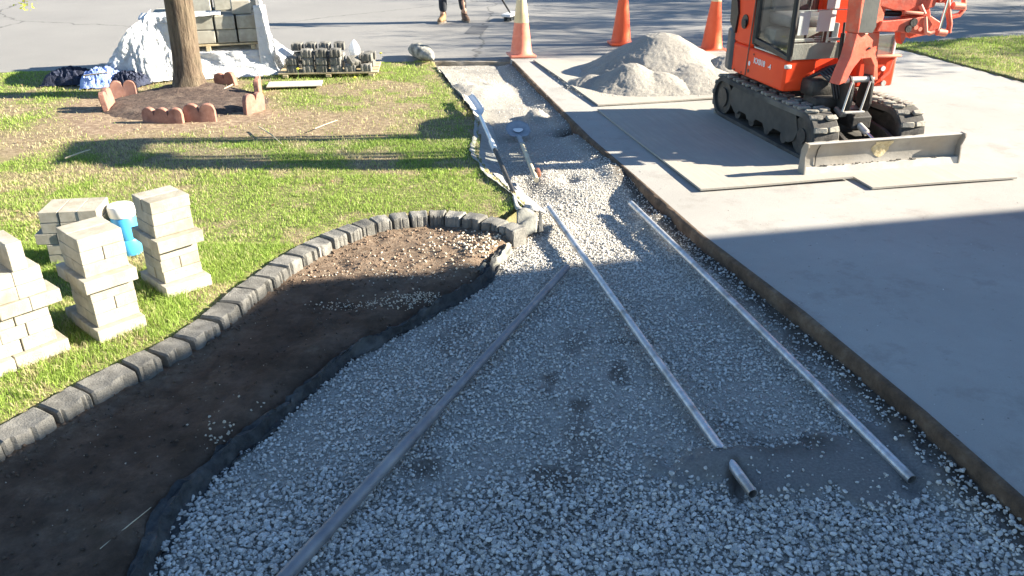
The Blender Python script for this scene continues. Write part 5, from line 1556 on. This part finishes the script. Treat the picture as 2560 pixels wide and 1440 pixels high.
# tracks
def track(cx, side):
    t = empty('crawler_track', (cx, 0, 0)); t.parent = ex
    W = .225; zc, ra = .187, .168; y0, y1 = .385, 1.735
    path = []
    n = 26
    for i in range(n + 1): a = -math.pi / 2 - math.pi * i / n; path.append((y0 + ra * math.cos(a), zc + ra * math.sin(a)))
    m = 34
    for i in range(1, m): path.append((y0 + (y1 - y0) * i / m, zc + ra - .010 * math.sin(math.pi * i / m)))
    for i in range(n + 1): a = math.pi / 2 - math.pi * i / n; path.append((y1 + ra * math.cos(a), zc + ra * math.sin(a)))
    for i in range(1, m): path.append((y1 - (y1 - y0) * i / m, zc - ra))
    N = len(path)
    mb = MB(); th = .022
    def nrm(i):
        a, b = path[(i - 1) % N], path[(i + 1) % N]
        tx, tz = b[0] - a[0], b[1] - a[1]; l = math.hypot(tx, tz)
        return (-tz / l, tx / l)
    cen = (.5 * (y0 + y1), zc)
    vs = []
    for i, (y, z) in enumerate(path):
        nx, nz = nrm(i)
        if nx * (y - cen[0]) + nz * (z - cen[1]) < 0: nx, nz = -nx, -nz
        for (xx, off) in ((-W / 2, -th * 1.1), (-W / 2, th * .5), (-W / 2 + .012, th), (W / 2 - .012, th), (W / 2, th * .5), (W / 2, -th * 1.1)):
            vs.append((xx, y + nx * off, z + nz * off))
    fs = [(i * 6 + j, i * 6 + (j + 1) % 6, ((i + 1) % N) * 6 + (j + 1) % 6, ((i + 1) % N) * 6 + j) for i in range(N) for j in range(6)]
    belt = MB().add(vs, fs).build('rubber_belt', M_RUBBER, t, smooth=True)
    # tread lugs
    lug = MB(); acc = 0; nextd = 0; L = 0
    for i in range(N):
        a = path[i]; b = path[(i + 1) % N]; L += math.hypot(b[0] - a[0], b[1] - a[1])
    pitch = L / 44; dist = 0; k = 0
    for i in range(N):
        a = path[i]; b = path[(i + 1) % N]; sg = math.hypot(b[0] - a[0], b[1] - a[1])
        while nextd <= dist + sg + 1e-6 and k < 44:
            f = (nextd - dist) / sg; y = a[0] + (b[0] - a[0]) * f; z = a[1] + (b[1] - a[1]) * f
            nx, nz = nrm(i)
            if nx * (y - cen[0]) + nz * (z - cen[1]) < 0: nx, nz = -nx, -nz
            ang = math.atan2(nz, nx) - math.pi / 2
            for (xo, ww, sk) in ((-.058, .100, .012), (.058, .100, -.012)):
                off = th + .010
                yy = y + nx * off + (sk if k % 2 else -sk) * abs(nz); zz = z + nz * off
                lug.rbox((xo, yy, zz), (ww, pitch * .50, .024), .006, rot=(ang, 0, .18 * (1 if xo > 0 else -1)), seg=1)
            nextd += pitch; k += 1
        dist += sg
    bmj = belt.data; n1 = len(bmj.polygons)
    me2 = MB().add(vs, fs).add(lug.v, lug.f).mesh('rubber_belt'); me2.materials.append(M_RUBBER); me2.materials.append(M_RUBBER_T)
    me2.polygons.foreach_set('material_index', [0] * n1 + [1] * (len(me2.polygons) - n1))
    me2.polygons.foreach_set('use_smooth', [True] * n1 + [False] * (len(me2.polygons) - n1)); me2.set_sharp_from_angle(angle=R(40)); belt.data = me2
    # roller frame, wheels
    so_ = -1 if cx < 0 else 1
    xo = so_ * (W / 2 - .035)
    fpl = [(.50, .325), (1.56, .325), (1.60, .27), (1.58, .16), (1.50, .11)]
    for cy in (1.33, 1.03, .73):
        fpl += [(cy + .11, .10), (cy + .075, .135), (cy - .045, .135), (cy - .075, .10)]
    fpl += [(.56, .085), (.48, .12), (.44, .20)]
    MB().rbox((xo * .2, 1.06, .235), (W * .62, 1.10, .115), .02).build('roller_frame', M_CABDK, t, smooth=True)
    MB().prism(fpl, 'x', xo * 1.15, xo * 1.30).build('side_plate', M_CABDK, t, bevel=.006)
    MB().rbox((xo * 1.32, .62, .335), (.012, .06, .02), .004).build('grease_plate', M_MUD, t)
    for i, y in enumerate((.66, .93, 1.20, 1.46)):
        MB().tube([(-W * .36, y, .105), (W * .36, y, .095)], .052, 20).build('roller', M_DKSTEEL, t, smooth=True)
    MB().tube([(-W * .40, y1, zc), (W * .40, y1, zc)], .148, 30).tube([(so_ * W * .38, y1, zc), (so_ * W * .47, y1, zc)], .085, 24).build('drive_sprocket', M_DKSTEEL, t, smooth=True)
    MB().tube([(-W * .40, y0, zc), (W * .40, y0, zc)], .148, 30).tube([(so_ * W * .38, y0, zc), (so_ * W * .45, y0, zc)], .06, 24).build('idler_wheel', M_DKSTEEL, t, smooth=True)
    return t
M_CABDK = surf('track_frame_paint', (.045, .042, .038), (.075, .070, .060), 8, .7, 50, .002)
track(-.375, -1); track(.375, 1)
# upper structure
mb = MB()
outl = [(-.485, .735), (-.49, .78), (-.49, 1.55), (-.455, 1.74), (-.33, 1.88), (-.12, 1.95), (.12, 1.95), (.33, 1.88), (.47, 1.74), (.53, 1.5), (.535, .79), (.52, .74), (.17, .73), (.15, .92), (-.20, .92), (-.22, .725)]
mb.prism(outl, 'z', .452, .702)
hs = mb.build('lower_house', M_ORANGE, ex, bevel=.018, smooth=True)
mb = MB().prism([(-.49, 1.30), (-.49, 1.56), (-.455, 1.75), (-.33, 1.89), (-.12, 1.955), (.12, 1.955), (.33, 1.89), (.47, 1.75), (.53, 1.5), (.535, 1.10), (.12, 1.10), (.12, 1.30)], 'z', .704, 1.16)
mb.build('engine_hood', M_ORANGE, ex, bevel=.022, smooth=True)
mb = MB().rbox((-.17, .90, .704), (.60, .02, .02), .004)
# grey counterweight hugging the left rear corner
cwo = [(-.500, 1.66), (-.480, 1.76), (-.35, 1.915), (-.12, 1.985), (.12, 1.985), (.35, 1.915), (.49, 1.76), (.545, 1.56), (.515, 1.56), (.46, 1.73), (.32, 1.87), (0, 1.94), (-.32, 1.87), (-.45, 1.73), (-.47, 1.62)]
MB().prism(cwo, 'z', .45, .80).build('counterweight', M_CWGREY, ex, bevel=.014, smooth=True)
# openings and details on the left flank
def flank(poly, name, mat, proud=.006, parent=None, base=-.492):
    """poly in (y, z) on the left flank"""
    return MB().prism(poly, 'x', base, base - proud).build(name, mat, parent or ex)
def lens(cy, cz, ry, rz_, tilt=0, n=22, pw=2.0):
    out = []
    for k in range(n):
        a = 2 * math.pi * k / n; u = ry * math.cos(a); w_ = rz_ * math.sin(a)
        out.append((cy + u * math.cos(tilt) - w_ * math.sin(tilt), cz + u * math.sin(tilt) + w_ * math.cos(tilt)))
    return out
flank(lens(1.455, .895, .052, .062, .5), 'fuel_cap_recess', M_BLACK)
MB().lathe([(0, 0), (.03, .0), (.034, .012), (.0, .016)], (0, 0, 0), 20).build('fuel_cap', M_DKSTEEL, ex)
bpy.data.objects['fuel_cap'].location = (-.500, 1.44, .885); bpy.data.objects['fuel_cap'].rotation_euler = (0, -math.pi / 2, 0)
gr = MB()
gr.prism([(1.60, .78), (1.70, .86), (1.72, 1.06), (1.63, 1.09), (1.57, .95)], 'x', -.505, -.470)
gr.build('air_intake', M_BLACK, ex)
flank([(1.338, .462), (1.352, .462), (1.318, 1.15), (1.304, 1.15)], 'panel_seam', M_BLACK, .0015)
flank(lens(1.30, .512, .013, .016), 'bolt_hole', M_BLACK, .002); flank(lens(1.295, .575, .016, .020), 'white_sticker', M_WHITE, .002)
flank(lens(1.235, .66, .007, .008), 'bolt_hole', M_BLACK, .002)
flank(lens(1.42, .475, .008, .009), 'bolt_hole', M_BLACK, .002); flank(lens(1.55, .475, .008, .009), 'bolt_hole', M_BLACK, .002)
# lettering
def lettering(s, size, loc, rot, mat, parent, name='lettering'):
    cu = bpy.data.curves.new(name, 'FONT'); cu.body = s; cu.size = size; cu.extrude = .0012; cu.offset = size * .018
    tmp = bpy.data.objects.new(name + '_t', cu); COL.objects.link(tmp)
    dg = bpy.context.evaluated_depsgraph_get(); me = bpy.data.meshes.new_from_object(tmp.evaluated_get(dg))
    bpy.data.objects.remove(tmp)
    me.materials.clear(); o = link(name, me, mat, parent); o.location = loc; o.rotation_euler = rot
    return o
lettering('KX018', .066, (-.4925, 1.225, .592), (math.pi / 2, 0, -math.pi / 2), M_WHITE, ex)
lettering('-4', .058, (-.4925, .985, .590), (math.pi / 2, 0, -math.pi / 2), M_WHITE, ex)
# front corner lamp
MB().rbox((-.462, .733, .650), (.055, .03, .032), .008).build('work_lamp', M_LAMP, ex, smooth=True)
# front right block details
MB().tube([(.40, .725, .60), (.40, .745, .60)], .020, 16).build('round_plug', M_WHITE, ex, smooth=True)
MB().tube([(.43, .725, .48), (.43, .745, .48)], .022, 16).build('bolt_head', M_LAMP, ex, smooth=True)
MB().prism([(.40, .50), (.47, .56), (.49, .68), (.475, .69), (.455, .58), (.39, .53)], 'y', .7245, .728).build('dark_recess', M_ORANGE_W, ex)
MB().rbox((.40, .735, .698), (.28, .05, .018), .006).build('step_edge', M_CONE_F, ex, smooth=True)
MB().prism([(.27, .708), (.47, .708), (.47, .86), (.27, .86)], 'y', .752, .760).build('side_glass', M_DUSTGLASS, ex)
MB().rbox((.482, .756, .785), (.018, .02, .16), .004).build('glass_frame', M_WHITEP, ex)
# cab
cab = empty('cab', (0, 0, 0)); cab.parent = ex
CL, CR, CF, CB, CT = -.482, .06, .722, 1.30, 2.34
def post(p, q, w, name='cab_post', mat=None):
    return MB().tube([p, q], w, 8).build(name, mat or M_BLACK, cab, smooth=False)
post((CL + .012, CF, .70), (CL + .02, CF + .02, CT), .024); post((CR, CF, .70), (CR - .02, CF + .02, CT), .024)
post((CL + .01, CB - .03, .74), (CL + .02, CB - .05, CT), .030); post((CR, CB, .70), (CR - .02, CB, CT), .026)
post((-.21, CF + .02, CT), (-.20, CF + .02, CT + .01), .02)
MB().prism([(CB, .755), (CB, .795), (.98, .772), (CF - .01, .735), (CF - .01, .700)], 'x', CL - .012, CL + .03).build('door_sill', M_BLACK, cab, bevel=.004)
MB().prism([(CB + .02, .76), (CB + .03, 1.3), (CB + .06, CT - .02), (CB - .06, CT - .02), (CB - .05, 1.30), (CB - .02, .98), (CB - .055, .78)], 'x', CL - .004, CL + .02).build('door_rear_frame', M_BLACK, cab, bevel=.006)
MB().rbox(((CL + CR) / 2, (CF + CB) / 2, CT + .02), (.60, .66, .05), .02).build('cab_roof', M_ORANGE, cab, smooth=True)
MB().rbox(((CL + CR) / 2, (CF + CB) / 2, .712), (CR - CL - .02, CB - CF - .03, .012), .003).build('cab_floor', M_CREAM, cab)
MB().rbox(((CL + CR) / 2, CB - .01, 1.02), (CR - CL - .02, .02, .60), .004).build('rear_wall', M_CABGREY, cab)
MB().rbox(((CL + CR) / 2 + .02, CB - .12, .80), (CR - CL - .10, .20, .17), .03).build('seat_base', M_CABGREY, cab, smooth=True)
seat = MB().rbox((-.20, CB - .20, .96), (.38, .36, .10), .035).rbox((-.20, CB - .06, 1.22), (.36, .09, .46), .035).build('seat', M_SEAT, cab, smooth=True)
MB().rbox((CR - .04, (CF + CB) / 2 + .08, .79), (.05, .36, .14), .02).build('side_console', M_CABGREY, cab, smooth=True)
MB().rbox((CR - .07, .92, .87), (.008, .20, .17), .002).build('document_sheet', M_PAPER, cab)
MB().rbox((-.22, CF + .005, .765), (.46, .012, .125), .004).build('lower_front_panel', surf('pale_front_panel', (.26, .26, .22), (.34, .34, .29), 6, .5), cab)
MB().rbox((-.36, CF + .04, .845), (.20, .04, .022), .004).rbox((-.08, CF + .04, .845), (.10, .04, .022), .004).build('cream_ledge', M_CREAM, cab)
for k in range(6): MB().rbox((-.225, CF + .035, .800 + .014 * k), (.055, .006, .006), .001).build('vent_slat', M_LAMP, cab)
MB().prism([(CL + .03, .82), (CR - .03, .82), (CR - .04, CT - .03), (CL + .04, CT - .03)], 'y', CF + .004, CF + .009).build('front_window', M_GLASS, cab)
MB().prism([(CB - .05, .80), (CF + .03, .745), (CF + .03, CT - .04), (CB - .06, CT - .04)], 'x', CL + .004, CL + .008).build('door_window', M_GLASS, cab)
for (x0, z0_, x1, z1_) in ((-.398, 1.060, -.300, .882), (-.240, 1.062, -.075, .905), (-.175, 1.15, -.06, 1.075)):
    MB().box(((x0 + x1) / 2, CF + .055, (z0_ + z1_) / 2), ((x1 - x0), .002, z0_ - z1_), (0, 0, R(5))).build('document_sheet', M_PAPER, cab)
MB().rbox((-.19, CF + .04, 1.068), (.46, .010, .006), .002).build('window_bar', M_LAMP, cab)
for x in (-.275, -.052, -.10):
    MB().tube([(x, .86, .72), (x - .005, .84, .95), (x, .86, 1.10)], .012, 8).tube([(x, .86, 1.09), (x, .86, 1.17)], .020, 10).build('control_lever', M_BLACK, cab, smooth=True)
MB().tube([(-.045, CF - .02, .98), (-.04, CF - .035, .72)], .010, 8).tube([(-.044, CF - .025, .90), (-.038, CF - .035, .70)], .020, 8).build('wiper_arm', M_BLACK, cab, smooth=True)
# swing bracket and boom
MB().prism([(.30, .24), (.30, .33), (.36, .36), (.44, .36), (.80, .44), (.80, .30), (.50, .24)], 'x', -.10, .06).build('swing_mount', M_DKSTEEL, ex, bevel=.006)
for x in (-.135, .035):
    MB().prism([(.36, .36), (.33, .42), (.34, .58), (.38, .63), (.46, .63), (.50, .50), (.50, .37)], 'x', x, x + .022).build('swing_bracket', M_DKSTEEL, ex, bevel=.004)
MB().tube([(-.16, .40, .60), (.08, .40, .60)], .024, 16).build('boom_pin', M_BLADE_E, ex, smooth=True)
for x, s_ in ((-.145, -1), (.01, 1)):
    MB().tube([(x, .33, .60), (x - .055, .31, .38)], .008, 8).build('bracket_edge', M_BLADE_E, ex)
MB().rbox((-.10, .31, .372), (.17, .03, .016), .004).build('bracket_foot', M_BLADE_E, ex)
mb = MB(); rr = random.Random(3)
for k in range(7):
    x = -.30 + .025 * k
    mb.tube([(x, .70, .56 + .012 * k), (x + .05, .60, .62 + .01 * k), (x + .10, .50, .56), (x + .13, .48, .44)], .013, 8)
mb.build('hydraulic_hoses', M_BLACK, ex, smooth=True)
MB().rbox((-.20, .66, .50), (.26, .20, .14), .04).rbox((-.21, .60, .40), (.22, .20, .10), .03).build('swing_cylinder_housing', M_DKSTEEL, ex, smooth=True)
foot = [(-.250, .585), (-.225, .69), (-.195, .78), (-.175, .955), (.018, .955), (.035, .79), (.055, .70), (.078, .59), (.035, .585), (.022, .70), (-.02, .765), (-.10, .765), (-.150, .70), (-.195, .60)]
bmg = empty('boom_assembly', (-.085, .42, 0), R(12)); bmg.parent = ex; bmg.scale = (1.22, 1.0, 1.0)
def bshift(o):
    o.location = (.08, -.42, 0); return o
bshift(MB().prism(foot, 'y', .35, .45).build('boom_foot', M_ORANGE_W, bmg, bevel=.006))
bshift(MB().tube([(-.05, .342, .84), (-.05, .36, .84)], .010, 10).build('grease_nipple', M_BLACK, bmg))
bm_ = [(-.175, .955), (.015, .955), (.05, 1.4), (.18, 1.85), (.55, 2.55), (.85, 2.62), (.85, 2.80), (.5, 2.76), (.10, 2.3), (-.10, 1.7), (-.20, 1.3)]
bshift(MB().prism(bm_, 'y', .345, .47).build('boom', M_ORANGE_W, bmg, bevel=.008))
MB().prism([(-.195, 1.30), (-.182, .965), (-.055, .958), (-.035, 1.00), (-.045, 1.30)], 'y', .325, .338).build('boom_shade_plate', M_CABGREY, ex)  # added plate, its dark grey paints the shade on the boom's left face
MB().prism([(.80, 2.76), (.90, 2.66), (.60, 1.15), (.48, 1.15), (.52, 1.5)], 'y', .35, .47).build('dipper_arm', M_ORANGE_W, ex, bevel=.008)
MB().prism([(-.01, .962), (.02, 1.035), (.20, 1.045), (.40, 1.06), (.46, 1.0), (.42, .92), (.26, .945), (.10, .955)], 'y', .34, .46).build('bucket_side', M_ORANGE_W, ex, bevel=.006)
MB().prism([(-.01, 1.14), (.12, 1.105), (.30, 1.095), (.46, 1.12), (.50, 1.30), (.20, 1.40), (.0, 1.30)], 'y', .36, .56).build('bucket', M_ORANGE_W, ex, bevel=.008)
MB().tube([(-.02, .42, 1.085), (.22, .42, 1.075)], .022, 12).build('hydraulic_hose', M_BLACK, ex, smooth=True)
MB().rbox((.28, .345, 1.088), (.16, .03, .022), .008, rot=(0, .08, 0)).build('wear_strip', M_CONE_F, ex, smooth=True)
MB().prism([(.20, .965), (.245, .965), (.255, .90), (.235, .86), (.215, .90)], 'y', .35, .42).build('hook', M_ORANGE_W, ex)
MB().prism([(.27, 1.12), (.30, .93), (.36, .885), (.46, .90), (.62, .92), (.60, 1.0), (.50, 1.05), (.46, 1.15)], 'y', .43, .50).build('link_plate', M_ORANGE_W, ex, bevel=.006)
for (x, z, r_) in ((.285, 1.02, .030), (.31, .985, .018), (.25, .975, .026), (.35, .97, .016)):
    MB().tube([(x, .325, z), (x, .36, z)], r_, 14).build('pin_boss', M_DKSTEEL if r_ > .02 else M_CONE_F, ex, smooth=True)
def link_arm(pts, w, mat, name='bucket_link'):
    mb = MB()
    mb.tube(pts, w, 12); return mb.build(name, mat, ex, smooth=True)
link_arm([(.33, .36, 1.14), (.37, .345, 1.075)], .018, M_CONE_F)
link_arm([(.385, .35, 1.055), (.395, .34, 1.00), (.405, .33, .945), (.44, .33, .935), (.475, .33, .945)], .017, M_CONE_F)
link_arm([(.505, .33, .945), (.58, .33, .935)], .027, M_CONE_F, 'link_pin')
link_arm([(.53, .40, 1.30), (.555, .36, 1.18), (.575, .34, 1.08), (.60, .33, 1.00), (.605, .33, .935)], .020, M_ORANGE_W)
link_arm([(.605, .345, 1.13), (.70, .345, 1.12)], .026, M_CONE_F, 'link_pin')
link_arm([(.66, .40, 1.35), (.70, .37, 1.20), (.715, .355, 1.10), (.68, .35, 1.06), (.60, .35, 1.045)], .018, M_ORANGE_W)
MB().tube([(.56, .33, 1.40), (.515, .325, .955)], .011, 12).build('cylinder_rod', M_CHROME, ex, smooth=True)
MB().tube([(.62, .33, 2.0), (.56, .33, 1.40)], .030, 12).build('bucket_cylinder', M_ORANGE_W, ex, smooth=True)

# ------------------------------------------------------------------ what stands outside the picture and throws the shade
def gabled(loc, rz, w, d, eave, slope, ov, label):
    t = empty('brick_house', loc, rz, label, 'house')
    MB().prism([(ov, ov), (w - ov, ov), (w - ov, d - ov), (ov, d - ov)], 'z', -.3, eave - .06).build('wall', M_BRICK, t)
    # x along the road, y runs back from the front eave
    for s in (0, 1):
        a = 0 if s == 0 else d
        mb = MB(); m_ = d / 2; rz2 = eave + slope * m_
        mb.add([(0, a, eave), (w, a, eave), (w, m_, rz2), (0, m_, rz2), (0, a, eave - .12), (w, a, eave - .12), (w, m_, rz2 - .12), (0, m_, rz2 - .12)],
               [(0, 1, 2, 3), (4, 7, 6, 5), (0, 4, 5, 1), (1, 5, 6, 2), (2, 6, 7, 3), (3, 7, 4, 0)])
        mb.build('roof', M_ROOF, t)
    MB().prism([(d - ov, eave - .1), (ov, eave - .1), (d / 2, eave + slope * (d / 2 - ov) - .14)], 'x', ov, ov + .1).build('gable', M_BRICK, t)
    for x in (w * .2, w * .5, w * .8):
        for z in (1.0, 3.4):
            f = MB().rbox((x, ov - .02, z + .6), (1.2, .08, 1.3), .01).build('window', M_WHITEP, t)
            MB().rbox((x, ov - .065, z + .6), (1.04, .02, 1.14), .004).build('pane', M_BLACK, f)
    return t
NH_H = 5.2
tipx, tipy = -1.38, 4.16
Ls = (NH_H + .08) / math.tan(R(SUN_EL))
ehx, ehy = tipx + Ls * math.cos(R(SUN_AZ)), tipy + Ls * math.sin(R(SUN_AZ))
# local +x along the road to the right, local +y away from the street
t = gabled((ehx, ehy, 0), R(12.35), 13.0, 9.0, NH_H, .30, .45, 'brick neighbour house beside the driveway')
for ch in t.children_recursive:
    pass
t.scale = (1, -1, 1)
make_tree((13.2, 13.6, 0), 8.5, 31, 'street tree with bare spreading limbs at the right', .20, 2.3, .75, 5200, .06, 4)
make_tree((17.5, 18.8, 0), 9.5, 32, 'bare maple tree across the right part of the street', .22, 2.4, .75, 5200, .06, 4)
make_tree((19.5, 14.4, 0), 9.0, 33, 'budding tree on the neighbour lawn by the street', .20, 2.2, .8, 6000, .07, 4)
make_tree((12.6, 17.2, .06), 7.5, 34, 'young tree on the far side of the street', .16, 2.0, .8, 4200, .06, 4)
